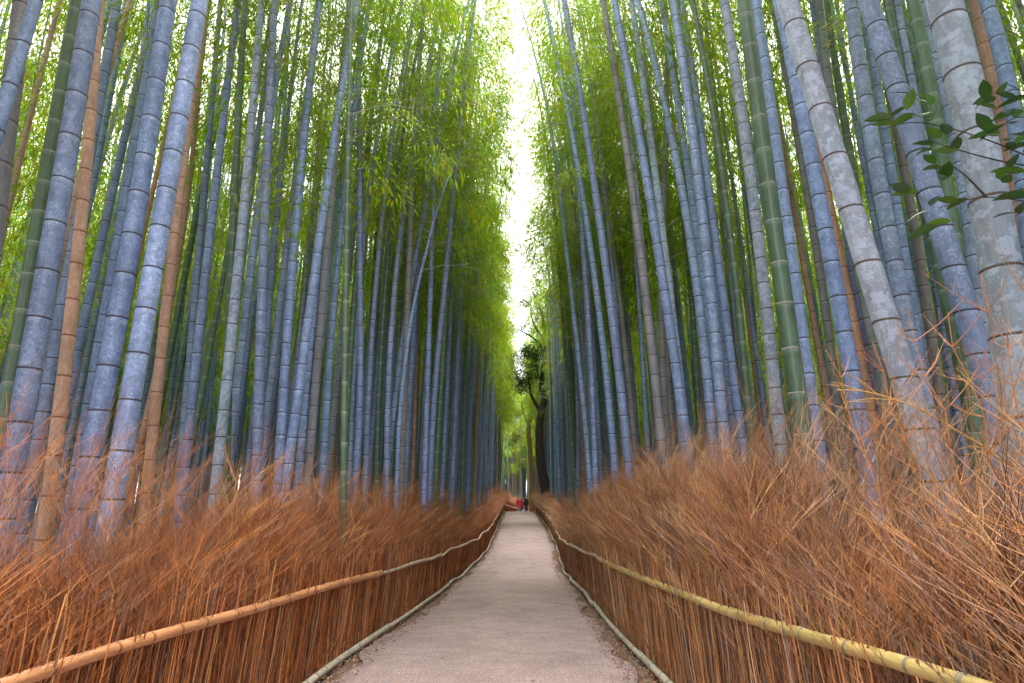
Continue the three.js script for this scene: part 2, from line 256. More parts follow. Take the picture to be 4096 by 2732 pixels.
// culms read off the photograph: kind, metres ahead, diameter, sideways position x0 + x1 h + x2 h h, height up to which that holds
const CULMS = [
  ['v',3.65,0.13,-3.1797,-0.1144,0,5.2], ['b',3.35,0.083,-3.5034,0.0273,0,4.9], ['t',8.15,0.1,-7.5194,-0.0693,0.0043,9.8],
  ['g',4.75,0.12,-3.9846,-0.0691,0.0011,6.3], ['b',3.84,0.14,-3.1664,-0.0258,-0.0037,5.4], ['t',4.62,0.1,-3.4515,-0.0514,-0.007,6.2],
  ['b',6.15,0.12,-4.883,-0.0303,-0.0002,7.7], ['t',7.46,0.1,-6.1145,-0.0614,0.0079,9.1], ['b',4.11,0.14,-2.9573,0.0375,-0.0076,5.6],
  ['b',6.56,0.11,-4.7771,-0.0056,-0.0011,8.2], ['b',8.83,0.11,-5.9533,-0.0955,0.0016,10.5], ['b',4.12,0.14,-2.7245,0.0029,-0.0004,5.7],
  ['t',6.06,0.11,-3.5656,-0.0737,0.0033,7.6], ['t',8.98,0.1,-5.9172,0.1407,-0.013,7.8], ['b',7.55,0.12,-4.0478,-0.0504,0.0016,9.2],
  ['b',8.66,0.12,-4.6854,-0.0641,0.0001,10.3], ['g',7.42,0.12,-3.3568,-0.1179,0.0029,9], ['l',7.17,0.13,-3.5025,-0.0155,-0.0021,8.8],
  ['b',7.13,0.13,-2.8758,-0.0978,0.002,8.7], ['b',7.79,0.13,-2.9441,-0.0619,0.004,9.4], ['b',9.59,0.11,-3.9619,-0.0698,0.0039,11.3],
  ['b',9.1,0.12,-3.7908,-0.0194,0.0028,8.3], ['g',6.59,0.078,-1.7385,-0.0687,0.0009,8.2], ['v',8.92,0.13,-3.0083,-0.0163,0.001,10.6],
  ['b',8.94,0.13,-3.1365,-0.0308,0.0042,10.4], ['b',9.64,0.13,-2.9673,-0.0539,0.0053,11.1], ['g',10.66,0.12,-2.9262,-0.0453,0.0043,12.2],
  ['b',10.93,0.12,-2.8493,-0.082,0.0085,11.7], ['b',10.82,0.11,-2.5481,-0.0681,0.0077,10.6], ['g',11.48,0.12,-2.4698,-0.079,0.0084,12.5],
  ['b',11.07,0.12,-2.1522,-0.1079,0.0125,9.8], ['b',11.76,0.12,-2.5014,0.0071,0.0083,10.2], ['b',10.24,0.085,-1.6279,-0.2409,0.0396,8.8],
  ['b',10.02,0.12,-2.6737,0.0615,-0.0161,4.2], ['b',12.11,0.131,-1.6269,-0.0369,0.0103,4.8], ['t',15.37,0.1,-2.5107,-0.0135,0,4.4],
  ['b',11.86,0.12,-1.7214,-0.0067,0,4.2], ['g',12.83,0.12,-1.6915,0.0264,0,4], ['b',15.11,0.12,-1.7897,0.0196,0,5.6],
  ['b',15.92,0.138,-1.6163,0.0169,0,5.8], ['g',18.39,0.133,-1.5407,0.0082,0,6.1], ['t',21.84,0.11,-1.4215,0.0244,0,7.4],
  ['b',23.51,0.152,-1.3486,0.0427,0,7], ['b',19.74,0.142,-1.5,0.022,0,6.9], ['b',10.49,0.13,1.8573,-0.0089,-0.007,12.2],
  ['b',8.91,0.14,1.843,-0.0384,-0.0041,10.6], ['v',8.29,0.14,2.149,-0.0106,-0.0046,9.9], ['b',7.64,0.14,2.3799,-0.0454,-0.0036,9.3],
  ['l',8.9,0.13,2.6999,-0.0223,-0.0019,10.5], ['b',8.33,0.14,2.7266,0.0775,-0.013,10], ['b',8.93,0.13,3.2846,-0.0216,-0.0022,10.6],
  ['b',6.88,0.14,2.4256,0.037,-0.0055,8.5], ['g',7.16,0.095,2.7892,0.0698,-0.0087,8.8], ['l',6.41,0.14,2.8314,0.0505,-0.0056,8],
  ['g',4.49,0.14,2.2546,-0.0187,0.0016,6], ['b',6,0.13,3.103,0.0019,-0.0004,7.6], ['l',3.42,0.15,2.6354,-0.1415,0.0022,4.9],
  ['b',4.99,0.14,2.9793,0.0044,-0.0044,6.5], ['t',6.88,0.12,4.2782,-0.0002,-0.0051,6.1], ['b',4.62,0.13,3.4091,-0.0758,0.0095,6.2],
  ['v',6.7,0.13,4.4931,-0.0861,0.0081,8.3], ['g',7.54,0.13,5.1386,-0.0619,0.0053,9.2], ['b',3.8,0.15,3.2854,-0.0497,-0.0057,5.3],
  ['b',6.93,0.13,4.7698,0.0756,-0.004,8.5], ['g',6.05,0.12,4.8485,-0.0447,0.0051,7.6], ['b',6.04,0.12,4.7218,0.023,0,7.6],
  ['g',5.12,0.14,3.7872,0.1502,-0.0101,6.7], ['b',5.53,0.13,3.9557,0.2958,-0.0254,7.1], ['l',2.54,0.165,1.9063,0.2308,-0.0319,4],
  ['g',5.9,0.12,5.3874,0.0386,0,7.5], ['t',5.42,0.13,4.8856,0.0841,-0.0035,7], ['b',4.82,0.14,3.5213,0.4417,-0.037,6.4],
  ['g',7.47,0.1,8.2253,-0.0597,0,9.1], ['b',16.58,0.11,1.7209,0.0661,-0.0074,14], ['v',12.59,0.13,2.685,-0.0188,-0.0034,14.3],
  ['b',11.81,0.12,1.5983,0.0367,-0.0064,5.5], ['b',12.72,0.12,1.7007,-0.0155,-0.0066,4.8], ['g',16.64,0.127,1.8436,-0.0478,0,6],
  ['b',27.34,0.199,2.1777,-0.0127,0,8.9], ['t',19.69,0.1,2.3493,0.0007,0,6.8], ['v',9.87,0.13,2.7546,-0.1022,0.0174,5.7],
  ['g',11.77,0.13,3.6953,0.0241,0,4.7], ['b',10.36,0.13,3.9566,-0.019,0,3.9], ['t',9.88,0.11,5.5022,-0.0401,0.001,6.7],
  ['v',8.15,0.12,4.4359,0.075,-0.0081,6.4], ['b',6.92,0.12,4.7414,-0.1877,0.022,4.6], ['v',7.24,0.13,5.0951,0.1191,-0.009,7.1],
  ['b',8.06,0.12,6.0656,0.0379,0,5.2],
];
const BOW = [[1.57, -1.962], [2.674, -1.982], [3.29, -1.956], [4.048, -1.914], [4.742, -1.847], [5.383, -1.754], [6.0, -1.636], [6.728, -1.496], [7.433, -1.307], [8.015, -1.108], [8.311, -0.941], [8.562, -0.771], [8.84, -0.511]];
const bowAt = CULMS.findIndex((c) => c[2] === 0.085), poleAt = CULMS.findIndex((c) => c[2] === 0.078);
const fx = 583.7, project = (x, y, d) => { const cy = Math.cos(PITCH), sy = Math.sin(PITCH), z = d * cy + (y - EYE) * sy, v = (y - EYE) * cy - d * sy; return [512 + fx * x / z, 341.5 - fx * v / z, z]; };
const ORD = ['first', 'second', 'third', 'fourth', 'fifth', 'sixth', 'seventh', 'eighth', 'ninth', 'tenth', 'eleventh', 'twelfth', 'thirteenth', 'fourteenth', 'fifteenth', 'sixteenth', 'seventeenth', 'eighteenth', 'nineteenth', 'twentieth', 'twenty-first', 'twenty-second', 'twenty-third', 'twenty-fourth', 'twenty-fifth', 'twenty-sixth', 'twenty-seventh', 'twenty-eighth', 'twenty-ninth', 'thirtieth'];
const TONE = { b: 'blue-grey', g: 'green', t: 'tan', l: 'mottled', v: 'brownish' };

const front = CULMS.map((c, n) => {
  const [kind, d, D, x0, x1, x2, seen] = c, side = x0 < 0 ? -1 : 1, R = rng(900 + n * 7);
  const cl = [x0, x1, x2], poly = (h) => cl[0] + cl[1] * h + cl[2] * h * h, top = Math.max(3.5, seen), slope = clamp(cl[1] + 2 * cl[2] * top, -0.11, 0.11);
  const H = n === poleAt ? 12 : 15 + 4 * R(), inward = Math.abs(x0) < 4.5 ? -side * (0.4 + 0.5 * R()) * LEAN_IN : (R() - 0.5);
  const xAt = (h) => h <= top ? poly(h) : poly(top) + slope * (h - top) + inward * Math.pow(Math.max(0, h - Math.max(top, 0.55 * H)) / (0.45 * H), 2);
  const lean = (R() - 0.5) * 0.0;
  return { n, kind, d, D, side, H, x0: poly(0), xAt, zAt: (h) => lean * h, seen: EYE + d * 1.12 + 0.6, R };
});
if (bowAt >= 0) { const f = front[bowAt], rev = BOW; f.H = 8.95; f.xAt = (h) => h < 1.57 ? -1.962 - 0.01 * (1.57 - h) : softInterp(rev, h, 0.12); f.x0 = f.xAt(0); }
function addCulm({ kind, d, D, H, x0, xAt, zAt, seen, R }, o) {
  const y0 = gh(d) - 0.03, root = thing('bamboo', o.label, 'bamboo', [x0, y0, -d], o.group);
  const axis = (h) => [xAt(h + y0) - x0, -zAt(h)], nodes = o.rings ? [] : null;
  mesh('stem', culmStem(R, kind, axis, H, D, o.sides, seen, nodes), SKIN[kind].mat, root);
  if (nodes) for (const [h, r] of nodes) { const a = axis(h), m = mesh('node_ring', ringGeo, SKIN[kind].ringMat, root); m.position.set(a[0], h, a[1]); m.scale.set(r, o.rings, r); }
  if (o.twigs) { const t = mesh('twigs', culmTwigs(R, axis, H, o.twigFrom ?? 0.4, o.twigs).geo(), twigMat, root); t.userData.kind = 'stuff'; }
  if (o.sprays) { const list = []; crown(R, V(x0, y0, -d), axis, H, o.leafFrom ?? 0.42, o.sprays, o.spread ?? 1.8, list, 1, 1); if (list.length) instances('foliage', SPRAYS[Math.floor(R() * 3)], leafMat, list, root); }
  return root;
}
const seenBy = { };
[...front].sort((a, b) => project(a.xAt(EYE), EYE, a.d)[0] - project(b.xAt(EYE), EYE, b.d)[0]).forEach((f) => {
  const left = f.side < 0, key = f.kind + f.side;
  const list = seenBy[key] ??= []; list.push(f); f.order = list.length;
});
for (const f of front) {
  const list = seenBy[f.kind + f.side], w = fx * f.D / f.d, size = w > 16 ? 'thick' : w > 8 ? 'medium' : 'slim';
  const from = f.side < 0 ? 'from the frame edge in the left front rows' : 'from the path in the right front rows';
  let label = `${ORD[f.order - 1]} ${TONE[f.kind]} bamboo ${from}, ${size}`;
  if (f.n === poleAt) label = 'slim bright green bamboo growing up through the left brush fence itself';
  if (f.n === bowAt) label = 'slim pale bamboo bowing over towards the sky gap left of the path';
  if (f.D === 0.165) label = 'thickest bamboo of all, pale and mottled, by the right frame edge';
  if (f.kind === 'l' && f.D === 0.15) label = 'thick pale lichen-mottled bamboo leaning strongly left, right of the path';
  if (f.kind === 'g' && f.D === 0.14 && f.d < 4.6) label = 'thick smooth dark green bamboo, the broadest green one, right of the path';
  f.say = label.replace(/ from the .*/, '').replace(/^(slim|thick).*/, ''); f.px = project(f.xAt(EYE + 0.6), EYE + 0.6, f.d)[0];
  addCulm(f, { label, group: f.side < 0 ? 'front bamboos left of the path' : 'front bamboos right of the path', sides: f.d < 7 ? 22 : 14, rings: f.d < 26 ? (f.kind === 'g' ? 0.85 : 0.62) : 0,
    twigs: f.d > 6 ? 26 : 10, twigFrom: f.n === bowAt ? 0.6 : f.d > 9 ? 0.36 : 0.45, sprays: f.n === bowAt ? 26 : f.d < 6 ? 20 : f.d < 10 ? 40 : 66, leafFrom: f.n === bowAt ? 0.75 : f.d < 6 ? 0.6 : f.d > 14 ? 0.5 : 0.46, spread: f.n === bowAt ? 0.8 : 1.8 });
}

// the rest of the grove: every culm has its own place; the largest in view are things, those behind are one mass
const R0 = rng(4242), pool = [], THIN = 0.76;
const STANDING = [[42, 0.9, 2.15], [42, 0.7, 2.5], [58, 0.8, 1.85], [73, 0.5, 0.26]].map(([d, D, x]) => ({ d, D, xAt: () => x })); // the broadleaf trunks
const blocked = (x, d, D) => { // keep clear of the sight lines to the culms read off the photograph
  const a = project(x, EYE, d), b2 = project(x, EYE + d * 0.55, d);
  if (d > 7.5 && (a[0] < -90 || a[0] > 1114)) return false;
  if (d < 7.5 && Math.abs(x) < d * 1.5 + 0.5) return true;
  for (const f of [...front, ...STANDING]) if (f.d > d) {
    const p = project(f.xAt(EYE), EYE, f.d), q = project(f.xAt(EYE + f.d * 0.55), EYE + f.d * 0.55, f.d), w = fx * (D + f.D) / 2 / d * 0.8;
    if (Math.abs(p[0] - a[0]) < w || Math.abs(q[0] - b2[0]) < w) return true;
  }
  return false;
};
const cells = new Map(), cellKey = (x, d) => Math.floor(x / 0.5) + ',' + Math.floor(d / 0.5);
for (const f of front) cells.set(cellKey(f.x0, f.d), 1);
function tryCulm(x, d, far) {
  const k = cellKey(x, d); if (cells.has(k)) return;
  const kinds = R0(), kind = far && kinds < 0.75 ? (kinds < 0.6 ? 'l' : 'v') : kinds < 0.66 ? 'b' : kinds < 0.83 ? 'g' : kinds < 0.9 ? 't' : kinds < 0.96 ? 'v' : 'l', D = 0.085 + 0.06 * R0();
  if (blocked(x, d, D)) return;
  cells.set(k, 1); pool.push({ kind, x, d, D, far });
}
for (let n = 0; n < 3700; n++) {
  const side = R0() < 0.5 ? -1 : 1, d = -5 + 68 * R0(), off = 0.35 + 33 * Math.pow(R0(), 1.45), x = side < 0 ? leftX(Math.min(d, 57)) - off : rightX(Math.min(d, 55)) + off;
  tryCulm(x, d, false);
}
for (let n = 0; n < 900; n++) { const side = R0() < 0.5 ? -1 : 1, d = 4 + 56 * R0(); tryCulm(side * (24 + 24 * R0()), d, false); }
for (let n = 0; n < 330; n++) { // close rows along the fences further on
  const side = R0() < 0.5 ? -1 : 1, d = 12 + 46 * R0(), off = 0.3 + 1.6 * R0();
  tryCulm(side < 0 ? leftX(Math.min(d, 57)) - off : rightX(Math.min(d, 55)) + off, d, false);
}
for (let n = 0; n < 1000; n++) { const d = 60 + 52 * R0(), x = (R0() < 0.5 ? -1 : 1) * (12 + 70 * R0()); tryCulm(x, d, false); }
for (let n = 0; n < 700; n++) tryCulm(-6 + 15 * R0(), 73 + 32 * R0(), true);
for (let n = 0; n < 460; n++) { const d = 60 + 42 * R0(), x = -16 + 36 * R0(); if (x < leftX(d) - 0.5 && d < 71 || d > 72.5) tryCulm(x, d, true); }
pool.forEach((c) => { const p = project(c.x, EYE + 0.8, c.d); c.show = c.d > 2 && p[0] > 4 && p[0] < 1020 ? c.D / p[2] / (1 + Math.max(0, Math.abs(c.x) - 3 - c.d * 0.12) * 0.35) : 0; });
pool.sort((a, b) => b.show - a.show);
const SINGLES = 300 - front.length;
const mass = [];
pool.forEach((c, n) => {
  const side = c.x < 0 ? -1 : 1, R = rng(20000 + n * 13), H = 14 + 5 * R(), near = Math.abs(c.x) < 4.5;
  const l1 = (R() - 0.5) * 0.05 - side * 0.012, bend = near ? -side * (0.3 + 0.6 * R()) : (R() - 0.5) * 1.2, l2 = (R() - 0.5) * 0.05, l3 = (R() - 0.5) * 1.0;
  const f = { kind: c.kind, d: c.d, D: c.D, side, H, x0: c.x, R, seen: Math.min(H, EYE + Math.max(4, c.d) * 1.12), xAt: (h) => c.x + l1 * h + bend * Math.pow(Math.max(0, h / H - 0.35) / 0.65, 2), zAt: (h) => l2 * h + l3 * Math.pow(Math.max(0, h / H - 0.4) / 0.6, 2) };
  if (n < SINGLES) {
    const where = c.far ? 'at the far end beyond the crest of the path' : c.d < 16 ? (side < 0 ? 'in the near second rows of the left grove' : 'in the near second rows of the right grove') : c.d < 32 ? (side < 0 ? 'about midway along the left grove' : 'about midway along the right grove') : (side < 0 ? 'towards the far end of the left grove' : 'towards the far end of the right grove');
    let label = `${TONE[c.kind]} bamboo ${where}`, group = `${TONE[c.kind]} bamboos ${where}`;
    if (c.d < 32 && !c.far) { // say it by the front bamboo it stands closest to in the view
      const px = project(f.xAt(EYE + 0.6), EYE + 0.6, c.d)[0], by = front.filter((g) => g.say && g.side === side).sort((a, b) => Math.abs(a.px - px) - Math.abs(b.px - px))[0];
      label = `${TONE[c.kind]} bamboo behind, just ${px < by.px ? 'left' : 'right'} of the ${by.say} in the ${side < 0 ? 'left' : 'right'} front rows`;
      group = `bamboos behind the ${side < 0 ? 'left' : 'right'} front rows`;
    }
    addCulm(f, { label, group, sides: c.d < 14 ? 10 : 8, rings: 0, twigs: 18, twigFrom: 0.36, sprays: c.d < 10 ? 28 : Math.abs(c.x) < 4.5 ? 50 : 42, leafFrom: c.d > 18 && Math.abs(c.x) < 5 ? 0.52 : 0.42, spread: 1.9 });
  } else mass.push([c, f]);
});
{ // the culms behind: shared stems and sprays
  const grove = new THREE.Group(); grove.name = 'bamboo_grove'; grove.userData = { kind: 'stuff', label: 'dense mass of bamboo filling the groves behind the nearer culms', category: 'bamboo grove' }; scene.add(grove);
  const variants = {}, R = rng(777);
  for (const k of ['b', 'g', 't', 'v', 'l']) variants[k] = [0, 1].map((q) => {
    const r = rng(3000 + q * 17 + k.charCodeAt(0)), s1 = (r() - 0.5) * 0.02, s2 = (r() - 0.5) * 1.2, H = 16, axis = (h) => [s1 * h + s2 * Math.pow(Math.max(0, h / H - 0.4) / 0.6, 2), 0.3 * Math.sin(h * 0.12 + q)];
    return { geo: culmStem(r, k, axis, H, 0.115, 7, 9, null), axis, H, twigs: culmTwigs(r, axis, H, 0.36, 16).geo(), stems: [] };
  });
  const leafA = [[], []];
  for (const [c, f] of mass) {
    const set = variants[c.kind], v = set[Math.floor(R() * set.length)], s = f.H / v.H, az = R() * 6.283, w = c.D / 0.115;
    EUL.set((R() - 0.5) * 0.07, az, (R() - 0.5) * 0.07);
    const y0 = gh(c.d) - 0.1, m = M4().compose(V(c.x, y0, -c.d), QUA.setFromEuler(EUL).clone(), V(w, s, w)), q = 0.8 + 0.4 * R();
    v.stems.push([m, [q, q, q]]);
    const list = [], deep = Math.abs(c.x) > 14 || c.far, P = V();
    crown(R, V(c.x, y0, -c.d), (h) => { P.set(v.axis(h / s)[0], h / s, v.axis(h / s)[1]).applyMatrix4(m); return [P.x - c.x, P.z + c.d]; }, f.H, c.far ? 0.26 + 0.3 * R()  : c.d > 18 && Math.abs(c.x) < 5 ? 0.5 : 0.3 + 0.08 * R(), Math.round((c.d < 0 ? 20 : c.far ? 19 : deep ? 35 : Math.abs(c.x) < 4.5 ? 42 : 36) * THIN), 1.9, list, deep ? 1.35 : 1.1, c.far ? 1.25 : 1);
    const off = M4().makeTranslation(c.x, y0, -c.d); for (const e of list) { e[0].premultiply(off); leafA[Math.floor(R() * 2)].push(e); }
  }
  for (const k in variants) for (const v of variants[k]) { instances('stems', v.geo, SKIN[k].mat, v.stems, grove); instances('twigs', v.twigs, twigMat, v.stems, grove); }
  leafA.forEach((l, k) => instances('foliage', FAR_SPRAYS[k], leafMat, l, grove));
  console.log('culms', pool.length + front.length, 'mass', mass.length, 'sprays', leafA[0].length + leafA[1].length);
}

// ------------------------------------------------------------------ broadleaf trees on the right and beyond the crest
function broadClump(seed, leaves, radius, size, ca, cb) {
  const R = rng(seed), b = new Build(true);
  for (let k = 0; k < leaves; k++) {
    const a = R() * 6.283, q = Math.acos(2 * R() - 1), r = radius * Math.cbrt(R()), o = V(Math.cos(a) * Math.sin(q) * r, Math.cos(q) * r * 0.7, Math.sin(a) * Math.sin(q) * r);
    const dir = V(o.x + (R() - 0.5) * radius, o.y * 0.4 - 0.15 * radius, o.z + (R() - 0.5) * radius).normalize();
    b.leaf(o, dir, V((R() - 0.5) * 0.8, 1, (R() - 0.5) * 0.8).normalize(), size * (0.7 + 0.6 * R()), size * 0.42, blend(ca, cb, R()), 0.15);
  }
  return b.geo();
}
const darkClump = broadClump(91, 70, 0.4, 0.13, [0.028, 0.06, 0.016], [0.06, 0.115, 0.03]), limeClump = broadClump(92, 80, 0.42, 0.12, [0.16, 0.25, 0.025], [0.33, 0.36, 0.04]);
const rod = (pts) => { const c = new THREE.CatmullRomCurve3(pts.map((p) => V(...p))); return c.getPoints(pts.length * 5); };
function limb(name, parent, o, mat, pts, r0, r1, sides = 10) {
  const q = rod(pts.map(([x, y, z]) => [x - o.x, y - o.y, z - o.z])), rad = q.map((_, i) => mix(r0, r1, Math.pow(i / (q.length - 1), 0.8)) * (1 + 0.05 * Math.sin(i * 1.7)));
  return mesh(name, new Build().tube(q, rad, sides, { cap: true, vs: 0.8 }).geo(), mat, parent);
}
function bark(r, g, b) { const m = barkTex.clone(); m.repeat.set(2, 1); m.needsUpdate = true; return new THREE.MeshStandardMaterial({ color: new THREE.Color().setRGB(r, g, b), map: m, bumpMap: barkBump, bumpScale: 0.015, roughness: 0.92 }); }
function leaves(parent, o, geo, spots, seed, n, name = 'crown') {
  const R = rng(seed), list = [];
  for (const [x, y, z, rx, ry, w = 1] of spots) for (let k = 0; k < n * w; k++) { const a = R() * 6.283, q = Math.sqrt(R()), e = (R() - 0.5) * 2; list.push([place(x - o.x + Math.cos(a) * q * rx, y - o.y + e * ry, z - o.z + Math.sin(a) * q * rx, R() - 0.5, R() * 6.28, R() - 0.5, 0.7 + 0.6 * R()), (() => { const t = 0.75 + 0.5 * R(); return [t, t, t]; })()]); }
  return instances(name, geo, leafMat, list, parent);
}
{
  const o = V(2.5, gh(42) - 0.1, -42), t = thing('evergreen_tree', 'dark crooked forked evergreen tree behind the right fence near the crest', 'tree', [o.x, o.y, o.z]), m = bark(0.05, 0.038, 0.03);
  limb('trunk', t, o, m, [[2.55, o.y, -42], [2.375, 1.99, -42], [2.118, 3.51, -42], [1.97, 5.17, -42], [1.99, 6.76, -42], [2.18, 7.9, -42], [2.363, 8.72, -42], [2.165, 9.55, -42], [2.27, 10.5, -42], [2.41, 11.7, -42.1], [2.49, 13.42, -42.2], [2.33, 14.9, -42.2], [2.05, 15.9, -42.2], [1.57, 17, -42.2]], 0.4, 0.07, 14);
  for (const [pts, a, b] of [[[[2.06, 7.6, -42], [1.78, 8.14, -42], [1.38, 8.96, -41.9], [1.16, 10.62, -41.7]], 0.17, 0.05], [[[2.3, 12.0, -42], [2.12, 12.68, -42], [1.42, 13.3, -41.9], [0.23, 13.92, -41.8]], 0.12, 0.03], [[[2.43, 13.05, -42], [1.9, 13.8, -42], [1.49, 14.8, -42], [1.38, 16.45, -42]], 0.12, 0.03], [[[2.33, 10.4, -42], [2.63, 10.74, -42], [3.03, 10.26, -42], [3.37, 9.55, -42], [3.62, 8.0, -42]], 0.17, 0.11], [[[2.36, 8.3, -42], [2.71, 8.84, -42], [2.95, 9.13, -42], [3.37, 9.8, -42]], 0.14, 0.05], [[[2.2, 9.8, -42], [1.95, 10.3, -41.9], [1.8, 11.2, -41.8]], 0.08, 0.03], [[[2.5, 13.4, -42], [2.9, 14.2, -42], [3.0, 15.6, -42]], 0.1, 0.03], [[[1.2, 10.4, -41.7], [0.8, 10.55, -41.6], [0.3, 10.2, -41.5]], 0.05, 0.015]]) limb('limb', t, o, m, pts, a, b, 9);
  leaves(t, o, darkClump, [[0.55, 11.4, -41.4, 0.9, 0.5], [0.2, 10.3, -41.4, 0.8, 0.55], [1.2, 11.9, -41.3, 0.9, 0.45], [0.8, 9.5, -41.4, 0.7, 0.4, 0.7], [1.7, 10.6, -41.3, 0.5, 0.5, 0.5], [0.6, 13.9, -41.6, 0.9, 0.4, 0.5], [1.4, 16.5, -42, 1.1, 0.9], [2.8, 16, -42, 1.3, 1.0]], 61, 34);
}
{
  const o = V(1.95, gh(58) - 0.1, -58), t = thing('straight_tree', 'straight olive-brown tree trunk at the end of the right fence', 'tree', [o.x, o.y, o.z]), m = bark(0.36, 0.25, 0.09);
  limb('trunk', t, o, m, [[1.96, o.y, -58], [1.89, 0.87, -58], [1.865, 3.54, -58], [1.735, 6.59, -58], [1.64, 8.15, -58], [1.89, 10.5, -58.2], [2.1, 14, -58.4]], 0.33, 0.16, 12);
  limb('limb', t, o, m, [[1.7, 8.6, -58], [1.2, 9.8, -58.2], [0.9, 11.5, -58.4]], 0.12, 0.04); limb('limb', t, o, m, [[1.85, 10.2, -58.1], [2.7, 11.6, -58.3], [3.3, 13, -58.4]], 0.12, 0.04);
  leaves(t, o, limeClump, [[1.0, 12.3, -58.6, 1.5, 1.2], [2.8, 14, -58.6, 1.6, 1.4], [1.8, 16, -58.6, 1.8, 1.5], [0.6, 10.6, -58.6, 1.0, 0.7, 0.7]], 62, 40);
}
{
  const o = V(0.23, gh(73) - 0.1, -73), t = thing('slender_tree', 'slender brown-barked tree behind the bend of the left fence', 'tree', [o.x, o.y, o.z]), m = bark(0.17, 0.11, 0.05);
  limb('trunk', t, o, m, [[0.25, o.y, -73], [0.26, 3, -73], [0.27, 6, -73], [0.28, 8.2, -73], [0.45, 11, -73.1]], 0.2, 0.07);
  limb('limb', t, o, m, [[0.28, 7.4, -73], [-0.1, 8.6, -73], [-0.4, 10, -73]], 0.07, 0.02); limb('limb', t, o, m, [[0.3, 8.3, -73], [0.9, 9.2, -73], [1.4, 9.7, -73]], 0.07, 0.02);
  leaves(t, o, limeClump, [[0.4, 10.4, -73, 1.3, 0.9], [1.3, 9.2, -72.8, 1.1, 0.6], [-0.4, 9.4, -72.8, 0.9, 0.6, 0.7], [0.9, 6.2, -72.6, 0.9, 0.35, 0.6]], 63, 34);
}
{ // young yellow-green saplings in the open light beyond the crest
  const R = rng(64);
  const where = ['nearest the left fence', 'left of the slender tree', 'right of the slender tree', 'beside the straight trunk', 'farthest right', 'farthest left'];
  [[-1.5, 78], [-0.4, 84], [1.4, 80], [2.6, 76], [4.2, 84], [-3.4, 82]].forEach(([x, d], k) => {
    const o = V(x, gh(d) - 0.1, -d), t = thing('sapling', `yellow-green leafy sapling beyond the crest, ${where[k]}`, 'tree', [o.x, o.y, o.z], 'saplings beyond the crest'), m = bark(0.12, 0.1, 0.06), h = 9 + 4 * R();
    limb('trunk', t, o, m, [[x, o.y, -d], [x + 0.2, h * 0.4, -d], [x + (R() - 0.5), h * 0.75, -d], [x + (R() - 0.5), h, -d]], 0.09, 0.02, 7);
    leaves(t, o, limeClump, [[x, h * 0.95, -d, 1.5, 1.2], [x + 0.5, h * 0.75, -d, 1.5, 1.0], [x - 0.6, h * 0.55, -d, 1.3, 0.6, 0.4]], 65 + k, 16);
  });
}

// ------------------------------------------------------------------ brush fences
const wireMat = new THREE.MeshStandardMaterial({ color: new THREE.Color().setRGB(0.16, 0.18, 0.22), metalness: 0.6, roughness: 0.5 });
function brushTwig(seed, thick, tall, fork) { // one cut bamboo branch: straight below, bent over above, with finer side twigs
  const R = rng(seed), b = new Build(true), main = [], rad = [], N = 10, wob = (R() - 0.5) * 0.1, bendAt = 0.45 + 0.3 * R(), bend = 0.02 + 0.24 * R();
  for (let k = 0; k <= N; k++) { const t = k / N, q = Math.max(0, t - bendAt) / (1 - bendAt); main.push(V(wob * Math.sin(t * 5 + seed) + (R() - 0.5) * 0.022, tall * (t - 0.1 * q * q), -bend * q * q * tall * 0.6 + (R() - 0.5) * 0.022)); rad.push(thick * mix(1, 0.25, t)); }
  const tone = (k) => [k, k * mix(0.92, 1.04, R()), k * mix(0.85, 1.08, R())];
  b.tube(main, rad, 4, { col: main.map(() => tone(0.7 + 0.6 * R())) });
  for (let k = 0; k < fork; k++) {
    const t = 0.3 + 0.66 * Math.pow(R(), 0.8), i = Math.min(N - 1, Math.floor(t * N)), o = main[i].clone().lerp(main[i + 1], t * N - i), az = R() * 6.283, L = tall * (0.08 + 0.22 * R()), sp = 0.3 + 0.6 * R(), q = Math.max(0, t - bendAt) / (1 - bendAt), dir = V(Math.cos(az) * sp, 0.95 - 0.3 * q, Math.sin(az) * sp - 0.06 - bend * q).normalize(), c = tone(0.65 + 0.7 * R());
    const e = o.clone().addScaledVector(dir, L * 0.45).add(V((R() - 0.5) * 0.03, 0, (R() - 0.5) * 0.03)), f = o.clone().addScaledVector(dir, L).add(V((R() - 0.5) * 0.1, -0.05 * L, (R() - 0.6) * 0.1));
    b.tube([o, e, f], [thick * 0.42, thick * 0.34, thick * 0.18], 3, { col: c });
    for (let m = 0; m < 2; m++) { const d2 = dir.clone().add(V((R() - 0.5) * 1.4, (R() - 0.3) * 0.6, (R() - 0.6) * 1.1)).normalize(); b.tube([e, e.clone().addScaledVector(d2, L * (0.3 + 0.3 * R()))], [thick * 0.3, thick * 0.15], 3, { col: c }); }
  }
  return b.geo();
}
function caneGeo(seed) { // a straight cane of the lower fence with its joints and stubs
  const R = rng(seed), b = new Build(true), pts = [], rad = [], col = [], H = 1.0; let x = 0, z = 0;
  for (let h = -0.05; h < H;) { const k = 0.8 + 0.4 * R(), r = 0.0042 * (1 - 0.25 * h); pts.push(V(x, h, z), V(x, h + 0.004, z), V(x, h + 0.008, z)); rad.push(r, r * 1.45, r); col.push([k, k, k], [k * 0.7, k * 0.62, k * 0.55], [k, k, k]);
    if (R() < 0.5) { const a = R() * 6.28, l = 0.03 + 0.1 * R(); b.tube([V(x, h, z), V(x + Math.cos(a) * l * 0.5, h + l, z + Math.sin(a) * l * 0.5)], [r * 0.5, r * 0.3], 3, { col: [k, k * 0.9, k * 0.85] }); }
    h += 0.07 + 0.1 * R(); x += (R() - 0.5) * 0.012; z += (R() - 0.5) * 0.012; }
  b.tube(pts, rad, 5, { col });
  return b.geo();
}
